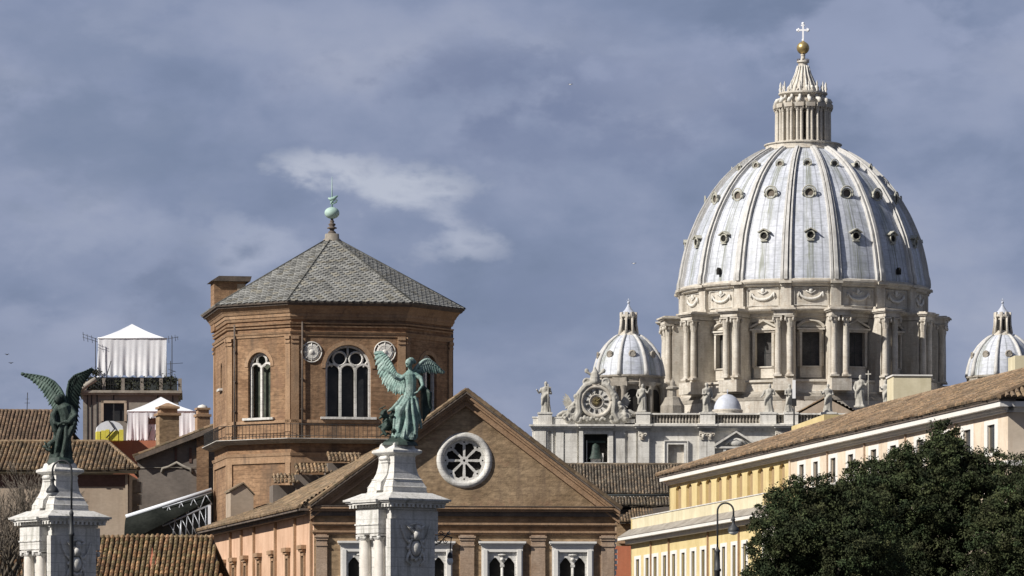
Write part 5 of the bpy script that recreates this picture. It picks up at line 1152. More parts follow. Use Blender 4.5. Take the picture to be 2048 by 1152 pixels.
for k, s in enumerate(rom):
    a = -2 * pi * k / 12; T_ = Matrix.Translation((cx_, -.28, cz)) @ Matrix.Rotation(-a, 4, 'Y'); wds = {'I': .16, 'V': .34, 'X': .36}; tot = sum(wds[c] for c in s); x = -tot / 2; z0, z1 = rk_ * .60, rk_ * .92
    for c in s:
        w2 = wds[c]
        if c == 'I': ck.box(x + w2 / 2 - .045, x + w2 / 2 + .045, -.03, .03, z0, z1, T_)
        elif c == 'V': ck.tube([(x + .04, 0, z1), (x + w2 / 2, 0, z0), (x + w2 - .04, 0, z1)], .045, 4, T_)
        else: ck.tube([(x + .03, 0, z0), (x + w2 - .03, 0, z1)], .045, 4, T_); ck.tube([(x + .03, 0, z1), (x + w2 - .03, 0, z0)], .045, 4, T_)
        x += w2
ck.build('clock_numerals', 'dark_open', clock)
# sculpted surround: block, scrolls, tiara, wreaths
rnd = random.Random(12); sc = MB(fm); sc.prism([(fx(1150), fz(848)), (fx(1240), fz(848)), (fx(1240), fz(836)), (fx(1226), fz(820)), (fx(1222), fz(790)), (fx(1208), fz(772)), (fx(1180), fz(772)), (fx(1165), fz(788)), (fx(1160), fz(820)), (fx(1150), fz(836))], .1, 1.3)
def scroll(cx, cz, r, turns, flip, th, y=-.2):
    n = int(turns * 12); pts = []
    for i in range(n + 1):
        t_ = i / n; a = (1 if flip else -1) * turns * 2 * pi * t_ + (0 if flip else pi); rr_ = r * (1 - .85 * t_); pts.append((cx + rr_ * cos(a), y, cz + rr_ * sin(a)))
    sc.tube(pts, [th * (1 - .5 * i / n) for i in range(n + 1)], 6)
for s, e in ((-1, 0), (1, 1)):
    X = lambda d: fx(1193 + s * d)
    sc.tube([(X(10), -.2, fz(768)), (X(22), -.3, fz(772)), (X(33), -.3, fz(785)), (X(36), -.3, fz(803)), (X(34), -.2, fz(825)), (X(44), -.1, fz(842))], [.5, .6, .55, .6, .65, .5], 7)
    scroll(X(38), fz(838), .9, 1.6, s > 0, .35); scroll(X(47), fz(822), 1.1, 1.6, s < 0, .4); scroll(X(58), fz(836), .9, 1.5, s > 0, .35); scroll(X(20), fz(765), .8, 1.4, s < 0, .3)
    sc.tube([(X(60), .2, fz(845)), (X(52), .2, fz(828)), (X(40), .1, fz(806)), (X(38), .1, fz(790)), (X(28), 0, fz(775))], [.5, .6, .6, .5, .4], 6)
    for k in range(16):
        t_ = k / 16; sc.ell((X(28 + 36 * t_ + rnd.uniform(-3, 3)), -.3 + rnd.uniform(-.2, .2), fz(775 + 66 * t_ + rnd.uniform(-3, 3))), (rnd.uniform(.25, .5), .4, rnd.uniform(.25, .5)), 7, 5)
sc.lathe([(.75, fz(768)), (.95, fz(764)), (.9, fz(757)), (.95, fz(755)), (.8, fz(750)), (.7, fz(745)), (.35, fz(739)), (.15, fz(735)), (.01, fz(731))], 12, Matrix.Translation((fx(1190), -.1, 0)))
for s in (-1, 1): sc.tube([(fx(1190 + s * 20), -.1, fz(768)), (fx(1190 - s * 16), -.3, fz(744))], [.22, .3], 5); sc.ell((fx(1190 - s * 17), -.3, fz(742)), (.45, .3, .5), 7, 5)
for k in range(20): sc.ell((fx(1160 + 66 * rnd.random()), -.4, fz(833 + 9 * rnd.random())), (.35, .3, .3), 6, 4)
scr = remeshed(sc, .11, 1); scr.build('clock_surround', 'statue_stone', bas)

# ---- rooftop statues
def statue_mb(H, seed, arm=0, lean=0.0):
    rnd = random.Random(seed); m = MB(); s_ = H / 5.6; p1, p2 = rnd.uniform(0, 6), rnd.uniform(0, 6)
    def sk(x, zz): return (x + lean * zz, 0, zz)
    prof_ = [(1.0, 0), (.95, .5), (.82, 1.2), (.78, 2.0), (.82, 2.7), (.70, 3.2), (.80, 3.9), (.86, 4.35), (.55, 4.65), (.22, 4.8), (.20, 4.95)]
    def mod(a, zz): return 1 + (.11 * sin(7 * a + p1 + zz * .8) + .07 * sin(11 * a + p2 - zz)) * (1 if zz < 3.6 else .3)
    vs_m = MB(); vs_m.lathe([(r * s_ * .95, h * s_) for r, h in prof_], 28, mod=lambda a, zz: mod(a, zz / s_))
    vs_m.v = [(x + lean * zz + .10 * s_ * sin(zz / s_ * 1.3 + p1), y * .72, zz) for x, y, zz in vs_m.v]; merge(m, vs_m)
    m.ell((lean * 5.2 * s_, -.05, 5.22 * s_), (.33 * s_, .36 * s_, .43 * s_), 12, 9); m.ell((lean * 5 * s_, -.22 * s_, 4.98 * s_), (.2 * s_, .16 * s_, .3 * s_), 8, 6)
    m.tube([(.5 * s_, .15 * s_, 4.3 * s_), (.2 * s_, -.5 * s_, 3.4 * s_), (-.5 * s_, -.6 * s_, 2.6 * s_), (-.7 * s_, -.3 * s_, 1.4 * s_)], [.2 * s_, .3 * s_, .32 * s_, .2 * s_], 7)
    SL, SR = Vector((-.72, 0, 4.25)) * s_, Vector((.72, 0, 4.25)) * s_
    poses = [((-1.0, -.3, 3.4), (-.55, -.75, 3.5), (1.05, -.1, 3.3), (.75, -.6, 2.7)), ((-1.2, -.2, 3.5), (-1.6, -.6, 4.1), (1.0, -.3, 3.4), (.4, -.8, 3.4)), ((-1.05, -.2, 3.3), (-.8, -.7, 2.8), (1.25, -.2, 3.7), (1.7, -.5, 4.6)), ((-1.1, -.2, 3.4), (-1.5, -.5, 3.0), (1.2, -.2, 3.5), (1.3, -.7, 4.2))]
    e1, h1, e2, h2 = [Vector(p) * s_ for p in poses[arm % 4]]
    for a, b, c in ((SL, e1, h1), (SR, e2, h2)):
        m.tube([a, b, c], [.27 * s_, .22 * s_, .13 * s_], 7); m.ell(tuple(c), .17 * s_, 7, 5); m.ell(tuple(a), .30 * s_, 8, 6)
    m.hprism([(-1.0 * s_, -.7 * s_), (1.0 * s_, -.7 * s_), (1.0 * s_, .7 * s_), (-1.0 * s_, .7 * s_)], -.25 * s_, .05 * s_)
    return m, h1, h2
def statue(px, py_foot, py_head, Y, seed, arm, lean, rz, label, staff=None):
    H = (py_foot - py_head) * Y / FP; mb, h1, h2 = statue_mb(H, seed, arm, lean); loc = P(px, py_foot, Y); mm = remeshed(mb, .11 * H / 5.6, 1)
    t = thing('rooftop_statue', label, 'statue', tuple(loc), 'stone statues along the parapet'); o = mm.build('body', 'statue_stone', None); o.parent = t; o.rotation_euler = (0, 0, R2(rz))
    if staff:
        k = H / 5.6; m = MB(); h = h2 if staff > 0 else h1; m.tube([(h.x, h.y, 0.1), (h.x, h.y - .02, h.z + 1.7 * k)], .10, 5)
        if abs(staff) == 2: m.box(h.x - .55, h.x + .55, h.y - .07, h.y + .07, h.z + 1.0 * k, h.z + 1.2 * k)
        o = m.build('staff', 'statue_stone', None); o.parent = t; o.rotation_euler = (0, 0, R2(rz))
FS = FY + .7
statue(1091, 826, 763, FS, 1, 1, .01, 5, 'robed stone statue holding a cross at the far left end of the parapet', 2)
statue(1284, 822, 768, FS, 2, 2, .03, -15, 'weathered stone statue just right of the clock with one arm raised')
statue(1414, 824, 766, FS, 3, 0, -.02, 20, 'broad cloaked stone statue immediately left of the small lead cupola')
statue(1537, 825, 768, FS, 4, 3, .05, -10, 'stone statue leaning right with bent arm, left of the black and white mast', None)
statue(1578, 823, 768, FS, 5, 0, .02, 25, 'narrow stone statue half hidden by the black and white mast', None)
statue(1656, 824, 768, FS, 6, 1, .0, 10, 'slim stone statue before the brown nave gable with drapery at its knees')
statue(1720, 812, 750, FS, 7, 2, .02, -20, 'tallest stone statue, holding a long cross beneath the drum window', 2)
statue(1774, 812, 760, FS, 8, 1, -.06, 0, 'stone statue twisting left beside the pale yellow rooftop box')
# winged figures reclining beside the clock
def recliner(px, py, s, seed, label):
    m = MB(); H = 3.6; rnd = random.Random(seed)
    m.tube([(0, 0, .7), (s * .6, -.1, 1.5), (s * .9, -.15, 2.4), (s * .95, -.1, 3.0)], [.75, .7, .65, .35], 10); m.ell((s * 1.05, -.2, 3.45), (.33, .35, .42), 10, 8)
    m.tube([(0, 0, .8), (-s * 1.3, -.3, .9), (-s * 2.3, -.4, .4)], [.6, .45, .28], 8); m.tube([(0, .2, .6), (-s * 1.2, .2, .45), (-s * 2.6, .1, .15)], [.6, .45, .3], 8)
    m.tube([(s * .9, -.1, 2.8), (s * 1.8, -.3, 2.5), (s * 2.4, -.3, 3.0)], [.25, .2, .14], 7); m.tube([(s * .7, .1, 2.7), (-s * .2, -.5, 2.0), (-s * .9, -.6, 1.6)], [.25, .2, .13], 7)
    loc = P(px, py, FS); t = thing('reclining_angel', label, 'statue', tuple(loc), 'reclining angels beside the clock'); o = remeshed(m, .1, 1).build('body', 'statue_stone', None); o.parent = t
    w_ = MB()
    for k in range(7):
        a = R2(125 + k * 13) if s > 0 else R2(55 - k * 13); l_ = 2.6 - .18 * k; b0_ = Vector((s * .5, .35 + .02 * k, 2.5)); tip = b0_ + Vector((cos(a) * l_, .1, sin(a) * l_)); nr = Vector((-sin(a), 0, cos(a)))
        w_.add([tuple(b0_ - nr * .15), tuple(b0_ + (tip - b0_) * .7 - nr * .25), tuple(tip), tuple(b0_ + (tip - b0_) * .7 + nr * .25), tuple(b0_ + nr * .15)] + [tuple(p + Vector((0, .1, 0))) for p in (b0_ - nr * .15, b0_ + (tip - b0_) * .7 - nr * .25, tip, b0_ + (tip - b0_) * .7 + nr * .25, b0_ + nr * .15)],
                [(0, 1, 2, 3, 4), (9, 8, 7, 6, 5), (0, 5, 6, 1), (1, 6, 7, 2), (2, 7, 8, 3), (3, 8, 9, 4)])
    o = w_.build('wing', 'statue_stone', None); o.parent = t
recliner(1140, 835, 1, 1, 'winged stone figure reclining against the left side of the clock')
recliner(1246, 833, -1, 2, 'winged stone figure reclining against the right side of the clock')
# mast
m = MB(); b0_ = P(1588, 850, 838); mast = thing('signal_mast', 'thin mast, white above and black below, standing in front of the parapet statues', 'mast', tuple(P(1588, 860, 838)))
M = frame(1588, 838, 0); m = MB(M); m.box(-.28, .28, -.2, .2, Z(797, 838), Z(760, 838)); m.build('white_panel', 'black_white', mast); m = MB(M); m.tube([(0, 0, Z(872, 838)), (0, 0, Z(797, 838))], .17, 6); m.box(-.45, .45, -.3, .3, Z(812, 838), Z(797, 838)); m.build('pole', 'iron', mast)
# ================================================================ foreground: marble pylons
def pylon(px, Y, py, label, u):
    """py: photo row of the cornice top; u metres per photo pixel"""
    M = frame(px, Y, 38); Zc = Z(py, Y); t = thing('marble_pylon', label, 'pylon', (P(px, 0, Y).x, Y, 0), 'white marble bridge pylons')
    zz = lambda d: Zc - d * u          # d: photo pixels below the cornice top edge
    def sq(h): return [(-h * u, -h * u), (h * u, -h * u), (h * u, h * u), (-h * u, h * u)]
    m = MB(M); h = 54
    m.hprism(sq(h), 0, zz(16)); m.box(-h * u - .12, -h * u + .25, -h * u - .10, -h * u + .22, 0, zz(40)); m.box(-(h + 6) * u, -h * u, -h * u * .0 - .0, h * u * .98, 0, zz(200)); m.build('shaft', 'marble', t)
    m = MB(M)
    for s in (-1, 1): pass
    m.box(-74 * u, -(h - 4) * u, -38 * u, 38 * u, zz(68), zz(22)); m.box(-76 * u, -(h - 4) * u, -40 * u, 40 * u, zz(52), zz(49)); m.box(-72 * u, -(h - 4) * u, -36 * u, 36 * u, zz(70), zz(68))
    m.box((h - 4) * u, 74 * u, -38 * u, 38 * u, zz(68), zz(22)); m.build('entablature_block', 'marble', t)
    for sx in (-1, 1):
        for s in (-1, 1):
            x, y = sx * 60 * u, s * 23.5 * u; r = 11.8 * u; c = MB(M); T = Matrix.Translation((x, y, 0))
            c.lathe([(r * 1.3, 0), (r * 1.3, .2), (r, .4), (r, zz(250)), (r * .93, zz(110)), (r * .84, zz(82))], 24, T)
            co = c.build('column', 'marble_column', t); c = MB(M)
            c.lathe([(r * .86, zz(82)), (r * 1.0, zz(80)), (r * 1.15, zz(76))], 20, T); c.box(x - r * 1.22, x + r * 1.22, y - r * 1.22, y + r * 1.22, zz(74), zz(70.5))
            for sy in (-1, 1):
                for q in (-1, 1):
                    c.tube([(x + q * r * 1.08, y + sy * r * .95 + .0 + .055 * cos(a_) * (1 - a_ / 12), zz(77.5) + .075 * sin(a_) * (1 - a_ / 12)) for a_ in [k * .7 for k in range(10)]], .035, 5)
                    c.ell((x + q * r * .95, y + sy * r * 1.0, zz(77.5)), (.09, .10, .11), 8, 6)
            c.build('capital', 'marble', co)
    m = MB(M)
    m.hprism(sq(h + 3), zz(22), zz(18)); m.hprism(sq(70), zz(11), zz(7)); m.hprism(sq(74), zz(7), zz(4)); m.hprism(sq(77.6), zz(4), zz(0)); m.hprism(sq(76), zz(0), zz(-13), poly2=sq(50)); 
    m.box(-84 * u, 0, -42 * u, 42 * u, zz(7), zz(1.5)); m.box(-81 * u, 0, -40 * u, 40 * u, zz(11), zz(7)); m.build('cornice', 'marble', t)
    m = MB(M)
    for i in range(-6, 7):
        c_ = i * 10.6 * u; w_ = 2.6 * u
        for (a, b, c2, d_) in ((c_ - w_, c_ + w_, -70 * u, -56 * u), (c_ - w_, c_ + w_, 56 * u, 70 * u)): m.box(a, b, c2, d_, zz(17), zz(11)); m.box(c2, d_, a, b, zz(17), zz(11))
    m.build('dentils', 'marble', t)
    m = MB(M); pf = [(44, -11), (43.5, -15), (42.5, -16), (42, -24), (43, -25), (41.5, -26), (36, -38), (35, -39), (37, -40), (34, -42), (30, -52), (27.5, -64), (26, -78), (26, -86), (27, -87), (28, -89), (33, -91), (36, -94), (36, -98), (33, -100), (28, -102), (26, -103), (24, -111), (22, -113)]
    for (h0, d0), (h1_, d1) in zip(pf, pf[1:]): m.hprism(sq(h0), zz(d0), zz(d1), poly2=sq(h1_))
    m.build('statue_base', 'marble', t)
    m = MB(M)          # scroll consoles on the four faces
    for k in range(4):
        T = Matrix.Rotation(k * pi / 2, 4, 'Z'); pr_ = [(-26 * u, zz(-88)), (-34 * u, zz(-87)), (-34.5 * u, zz(-80)), (-31 * u, zz(-72)), (-31 * u, zz(-62)), (-34 * u, zz(-50)), (-42 * u, zz(-40)), (-48 * u, zz(-34)), (-50 * u, zz(-18)), (-26 * u, zz(-18))]
        if k in (0, 2): m.prism(pr_[::-1], -11 * u, 11 * u, T); m.tube([(-33 * u, -12 * u, zz(-82)), (-33 * u, 12 * u, zz(-82))], 4 * u, 8, T); m.box(-33 * u, -25 * u, -13 * u, 13 * u, zz(-77), zz(-74), T)
    m.build('console', 'marble', t)
    # carved coat of arms on the shaded face
    m = MB(M); F = -h * u - .05; x = -3 * u + 6 * u
    m.ell((x, F - .02, zz(98)), (12 * u, .24, 16 * u), 20, 12)
    m.tube([(x + 16 * u * cos(a_), F - .05, zz(98) + 21 * u * sin(a_)) for a_ in [2 * pi * k / 20 for k in range(21)]], .055, 6)
    for k in range(12): a_ = 2 * pi * k / 12; m.ell((x + 19 * u * cos(a_), F - .06, zz(97) + 24 * u * sin(a_)), (.09, .09, .09), 6, 5)
    m.ell((x + 2 * u, F - .16, zz(58)), (.13, .15, .16), 10, 8); m.tube([(x + 2 * u, F - .08, zz(62)), (x, F - .1, zz(70)), (x - 3 * u, F - .08, zz(80))], [.13, .19, .14], 8)
    for s in (-1, 1):
        m.tube([(x + s * 6 * u, F - .08, zz(66)), (x + s * 16 * u, F - .06, zz(56)), (x + s * 24 * u, F - .05, zz(50))], [.09, .07, .03], 6)
        m.tube([(x + s * 16 * u, F - .05, zz(88)), (x + s * 26 * u, F - .03, zz(78)), (x + s * 33 * u, F - .02, zz(62)), (x + s * 36 * u, F - .02, zz(52))], [.07, .05, .045, .03], 6)
        m.tube([(x + s * 18 * u, F - .04, zz(110)), (x + s * 22 * u, F - .03, zz(122)), (x + s * 12 * u, F - .04, zz(132))], [.07, .06, .04], 6)
    m.tube([(x - 16 * u, F - .06, zz(52)), (x, F - .07, zz(48)), (x + 18 * u, F - .06, zz(51))], .045, 5)
    m.ell((x, F - .08, zz(78)), (.2, .12, .1), 8, 6); m.build('coat_of_arms', 'marble', t)
    return t, M, zz
pylon(120, 208, 1035, 'white marble pylon with paired columns at the left edge, under the dark bronze angel', 210 / 218 * 208 / FP * 1.0)
pylon(794, 200, 1000, 'white marble pylon with paired columns before the brick gable, under the green angel', 200 / FP)

# ---------------------------------------------------------------- bronze angels
def feather(mb, a, b, w, nrm, th=.022, curl=.0):
    a, b, nrm = Vector(a), Vector(b), Vector(nrm).normalized(); d = b - a; s = d.cross(nrm).normalized(); n = 6; vs = []
    for i in range(n + 1):
        t = i / n; ww = w * (.55 + .6 * t - .0) if t < .6 else w * (.91 * sqrt(max(0, 1 - ((t - .6) / .4) ** 2)) + .02)
        p = a + d * t + nrm * curl * sin(pi * t)
        vs += [tuple(p - s * ww + nrm * .0), tuple(p + nrm * th), tuple(p + s * ww), tuple(p - nrm * th)]
    mb.add(vs, [(i * 4 + k, i * 4 + (k + 1) % 4, (i + 1) * 4 + (k + 1) % 4, (i + 1) * 4 + k) for i in range(n) for k in range(4)], True)
def interp(pts, t):
    f = t * (len(pts) - 1); i = min(int(f), len(pts) - 2); return Vector(pts[i]).lerp(Vector(pts[i + 1]), f - i)
def wing(name, lead, trail, material, parent, n1=15, w1=.10, nrm=(0, -1, 0)):
    """flight feathers run from the leading bone to the trailing outline, two rows of coverts over them"""
    m = MB(); N = Vector(nrm)
    for (lo_, hi_, cnt, ww, off) in ((.0, 1.0, n1, w1, 0.0), (.0, .62, n1, w1 * .85, -.035), (.0, .36, n1 + 2, w1 * .7, -.065)):
        for sgn in (1, -1):
            if sgn < 0 and hi_ == 1.0: continue
            for i in range(cnt):
                t = (i + .5) / cnt; a = interp(lead, t); b = interp(trail, min(1, t + .02)); jitter = 1 + .05 * sin(i * 2.3)
                feather(m, a + N * off * -sgn * -1, a.lerp(b, hi_ * jitter) + N * off * -sgn * -1, ww, N, .02, .03 * sgn)
    m.tube([interp(lead, k / 14) for k in range(15)], [.105 - .006 * k for k in range(15)], 8)
    K = 24; vs = []
    for k in range(K + 1):
        t = k / K; a = interp(lead, t); b = interp(trail, t); c = a.lerp(b, .86); n_ = N.normalized() * .03; mm_ = a.lerp(b, .45) + n_ * 1.6
        vs += [tuple(a + n_), tuple(mm_), tuple(c + n_ * .3), tuple(c - n_ * .3), tuple(a.lerp(b, .45) - n_ * 1.4), tuple(a - n_)]
    m.add(vs, [(k * 6 + q, k * 6 + (q + 1) % 6, (k + 1) * 6 + (q + 1) % 6, (k + 1) * 6 + q) for k in range(K) for q in range(6)], True)
    o = m.build(name, material, parent, local=True); return o
def fold_body(prof, seed, n=40, amp=.13, k1=9, k2=14, bend=None, sq=.8):
    rnd = random.Random(seed); p1, p2 = rnd.uniform(0, 6), rnd.uniform(0, 6); zt = prof[-1][1]
    mb = MB(); mb.lathe(prof, n, mod=lambda a, zz: 1 + max(0, 1 - zz / zt) * 1.3 * amp * (sin(k1 * a + p1 + zz * 1.2) + .5 * sin(k2 * a + p2 - zz * 2)))
    out_ = MB(); out_.v = [(x + (bend(zz)[0] if bend else 0), y * sq + (bend(zz)[1] if bend else 0), zz) for x, y, zz in mb.v]; out_.f = mb.f; out_.sm = mb.sm; out_.col = mb.col; return out_
# green angel on the central pylon, coordinates in metres from the foot of the figure (photo 802, 884)
def px_pt(px, py, x0, y0, u, y=0.0): return Vector(((px - x0) * u, y, (y0 - py) * u))
u2 = 200 / FP; loc = P(802, 886, 200.0)
ang = thing('angel_statue', 'pale green bronze winged angel trampling a fallen figure atop the central pylon', 'statue', tuple(loc), 'bronze angels on the pylons')
Q = lambda px, py, y=0.0: px_pt(px, py, 802, 886, u2, y)
m = MB()
def bend2(zz):
    t = zz / 3.4; return (.10 + .30 * t + .10 * sin(t * 3.1), -.02)
merge(m, fold_body([(.50, .12), (.56, .25), (.50, .6), (.44, 1.0), (.38, 1.4), (.33, 1.75), (.30, 2.0), (.24, 2.25)], 3, bend=bend2, amp=.12))
m.tube([Q(818, 800), Q(821, 785, -.03), Q(821, 765, -.05), Q(819, 750, 0), Q(821, 742, 0)], [.27, .25, .27, .30, .14], 12)           # torso leaning
m.ell(tuple(Q(817, 757, -.16)), (.19, .12, .15), 9, 7); m.tube([Q(821, 744), Q(820, 733, -.02)], [.10, .09], 8)
m.ell(tuple(Q(818, 726, -.04)), (.165, .18, .20), 14, 10); m.ell(tuple(Q(822, 722, .05)), (.19, .17, .17), 12, 8); m.ell(tuple(Q(829, 724, .06)), (.09, .09, .09), 8, 6)   # head and hair knot
m.tube([Q(813, 727, -.18), Q(811, 729, -.24)], [.04, .02], 5); m.ell(tuple(Q(815, 733, -.16)), (.07, .06, .05), 7, 5)                # nose, chin
m.tube([Q(829, 749, -.02), Q(842, 757, -.15), Q(846, 772, -.30), Q(838, 782, -.42)], [.13, .105, .085, .05], 9)                  # right arm
m.tube([Q(812, 751, -.05), Q(800, 760, -.25), Q(790, 756, -.40), Q(784, 750, -.45)], [.12, .10, .08, .045], 9)                    # left arm raised forward
for k in range(5): m.tube([Q(784, 750, -.45) + Vector((.0, 0, -.03 + .015 * k)), Q(779 - abs(k - 2) * -.4, 747 - k * 1.3 + 2, -.48), Q(776 + abs(k - 2) * .6, 748 - k * 1.6 + 3, -.52)], [.02, .016, .012], 5)
for k in range(5): m.tube([Q(838, 782, -.42), Q(836 - k * 1.2, 786, -.45), Q(834 - k * 1.5, 788 + (k % 2), -.44)], [.022, .018, .013], 5)
# thighs and feet under the drapery, wind-blown cloth
m.tube([Q(818, 798, -.1), Q(800, 822, -.32), Q(797, 850, -.25), Q(794, 872, -.30)], [.27, .24, .16, .10], 10); m.tube([Q(825, 798, 0), Q(830, 830, -.10), Q(828, 868, -.05)], [.28, .25, .16], 10)
m.tube([Q(794, 872, -.30), Q(790, 876, -.45)], [.08, .05], 7)
for (pts, r) in (([(812, 792, -.28), (804, 815, -.42), (800, 845, -.40), (797, 866, -.36)], [.05, .08, .09, .06]), ([(818, 795, -.30), (815, 820, -.44), (816, 850, -.42), (814, 872, -.38)], [.05, .08, .10, .07]), ([(824, 795, -.28), (826, 820, -.38), (830, 848, -.36), (832, 870, -.30)], [.05, .08, .09, .06]),
                 ([(830, 793, -.18), (836, 815, -.22), (840, 838, -.2), (843, 858, -.15)], [.06, .09, .08, .05]), ([(806, 792, -.2), (797, 806, -.3), (786, 818, -.3), (776, 824, -.25)], [.06, .1, .09, .04]), ([(808, 800, -.2), (798, 818, -.32), (790, 838, -.32), (788, 860, -.28)], [.07, .09, .09, .06])):
    m.tube([Q(*p) for p in pts], r, 7)
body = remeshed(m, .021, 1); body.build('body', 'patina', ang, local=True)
m = MB()       # wind-blown cloak behind the right arm and hip
for k in range(9):
    a = Q(838 + k * 1.5, 760 + k * 2, .25); m.tube([a, Q(848 + k * 1.6, 785, .3 - .03 * k), Q(850 + k * 1.4 - 4 * sin(k), 815, .3), Q(846 + k * 1.6, 842 - 3 * k, .25)], [.07, .10, .10, .05], 6)
remeshed(m, .035, 1).build('cloak', 'bronze_dark', ang, local=True)
m = MB()       # fallen figure and trophies under the feet
rnd = random.Random(5)
m.tube([Q(770, 858, .1), Q(778, 842, 0), Q(786, 834, -.1), Q(790, 822, -.1)], [.22, .26, .2, .12], 9); m.ell(tuple(Q(768, 828, -.15)), (.17, .18, .2), 10, 8); m.tube([Q(778, 836, -.1), Q(766, 832, -.2), Q(758, 838, -.2)], [.12, .09, .05], 7); m.tube([Q(776, 850, -.1), Q(766, 862, -.25), Q(774, 872, -.3)], [.13, .1, .07], 7)
for k in range(16): a = Q(rnd.uniform(764, 792), rnd.uniform(828, 872), rnd.uniform(-.3, .2)); b = a + Vector((rnd.uniform(-.4, .3), rnd.uniform(-.2, .1), rnd.uniform(-.15, .35))); m.tube([a, (a + b) / 2 + Vector((0, -.1, .06)), b], [.08, .06, .025], 6)
for (a, b) in (((764, 828), (788, 852)), ((758, 820), (772, 812)), ((780, 815), (792, 838))): m.tube([Q(*a, -.25), Q(*b, -.2)], .035, 5)
remeshed(m, .03, 1).build('fallen_figure', 'bronze_dark', ang, local=True)
m = MB(); m.lathe([(.78, -.12), (.70, .02), (.55, .12), (.3, .3), (.05, .34)], 12, Matrix.Translation((-.1, 0, 0)), smooth=False, mod=lambda a, zz: 1 + .12 * sin(5 * a)); m.build('rock', 'bronze_dark', ang, local=True)
# wings: image left (big, swept up) and image right
lead = [Q(818, 750, .12), Q(803, 753, .22), Q(792, 747, .3), Q(785, 731, .36), Q(776, 713, .42), Q(764, 702, .5)]
trail = [Q(810, 788, .2), Q(793, 790, .26), Q(776, 782, .32), Q(763, 765, .4), Q(753, 742, .48), Q(745, 704, .56)]
wing('wing', lead, trail, 'patina', ang, 17, .12, (.15, -1, .05))
lead = [Q(824, 748, .1), Q(834, 733, .15), Q(846, 721, .2), Q(856, 717, .25), Q(870, 726, .32), Q(888, 743, .4)]
trail = [Q(832, 756, .15), Q(841, 748, .2), Q(852, 746, .26), Q(864, 746, .33), Q(876, 747, .38), Q(889, 746, .44)]
wing('wing', lead, trail, 'patina', ang, 13, .09, (-.1, -1, .1))

# dark angel on the left pylon (foot at 120, 920)
u1 = 208 / FP; loc = P(121, 922, 208.0)
an1 = thing('angel_statue', 'dark bronze winged angel on the left pylon, bending forward with folded arms and wings raised', 'statue', tuple(loc), 'bronze angels on the pylons')
Q = lambda px, py, y=0.0: px_pt(px, py, 121, 922, u1, y)
m = MB()
merge(m, fold_body([(.52, .10), (.50, .3), (.42, .8), (.40, 1.2), (.40, 1.7), (.36, 2.0), (.30, 2.3)], 6, bend=lambda zz: (-.0 + .06 * zz, 0), amp=.10))
m.tube([Q(128, 870), Q(132, 850, -.05), Q(133, 832, -.1), Q(128, 815, -.15), Q(124, 806, -.15)], [.33, .32, .33, .34, .16], 12)
m.ell(tuple(Q(117, 800, -.25)), (.19, .21, .23), 14, 10); m.ell(tuple(Q(121, 796, -.15)), (.21, .2, .19), 12, 8); m.tube([Q(111, 802, -.42), Q(109, 804, -.47)], [.04, .02], 5)
m.tube([Q(140, 815, -.1), Q(152, 832, -.3), Q(140, 845, -.5), Q(124, 846, -.55)], [.16, .14, .11, .06], 9); m.tube([Q(118, 815, -.15), Q(106, 832, -.35), Q(112, 848, -.5), Q(126, 850, -.52)], [.15, .13, .10, .06], 9)
for (pts, r) in (([(112, 822, -.3), (106, 842, -.4), (112, 862, -.4), (118, 880, -.3)], [.1, .14, .13, .08]), ([(140, 825, -.25), (150, 848, -.35), (140, 870, -.35), (132, 900, -.25)], [.1, .16, .15, .1]), ([(126, 850, -.4), (120, 872, -.42), (116, 892, -.4), (112, 910, -.3)], [.12, .14, .12, .08]),
                 ([(134, 850, -.4), (134, 876, -.42), (130, 900, -.4), (126, 915, -.3)], [.1, .12, .12, .08]), ([(112, 880, -.2), (102, 888, -.3), (94, 893, -.2), (86, 894, -.1)], [.12, .12, .1, .05])):
    m.tube([Q(*p) for p in pts], r, 7)
for k in range(4): m.tube([Q(124, 847, -.55), Q(121 - k, 849 + k, -.6), Q(119 - k, 852 + k, -.58)], [.024, .02, .014], 5)
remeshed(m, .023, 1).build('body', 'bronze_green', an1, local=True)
m = MB(); m.lathe([(.62, -.14), (.58, 0), (.5, .14), (.2, .24), (.02, .26)], 12, smooth=False, mod=lambda a, zz: 1 + .12 * sin(5 * a + 1))
for k in range(10): a = Q(rnd.uniform(90, 112), rnd.uniform(884, 905), rnd.uniform(-.3, .1)); m.tube([a, a + Vector((rnd.uniform(-.3, .1), -.1, rnd.uniform(-.05, .2)))], [.09, .03], 5)
m.build('rock', 'bronze_dark', an1, local=True)
lead = [Q(132, 815, .05), Q(128, 796, .15), Q(120, 778, .22), Q(107, 763, .3), Q(90, 753, .38), Q(66, 748, .46), Q(42, 745, .54)]
trail = [Q(114, 836, .1), Q(107, 826, .18), Q(98, 812, .25), Q(88, 795, .33), Q(76, 777, .41), Q(59, 760, .49), Q(38, 747, .56)]
wing('wing', lead, trail, 'patina_dark', an1, 19, .10, (.2, -1, .1))
lead = [Q(136, 840, .2), Q(134, 812, .28), Q(133, 785, .3), Q(138, 762, .2), Q(150, 750, 0), Q(168, 745, -.3), Q(186, 738, -.6)]
trail = [Q(150, 872, .4), Q(155, 850, .5), Q(158, 820, .55), Q(160, 795, .45), Q(166, 775, .2), Q(178, 758, -.1), Q(190, 742, -.5)]
wing('wing', lead, trail, 'bronze_dark', an1, 19, .11, (-.75, -.65, 0))

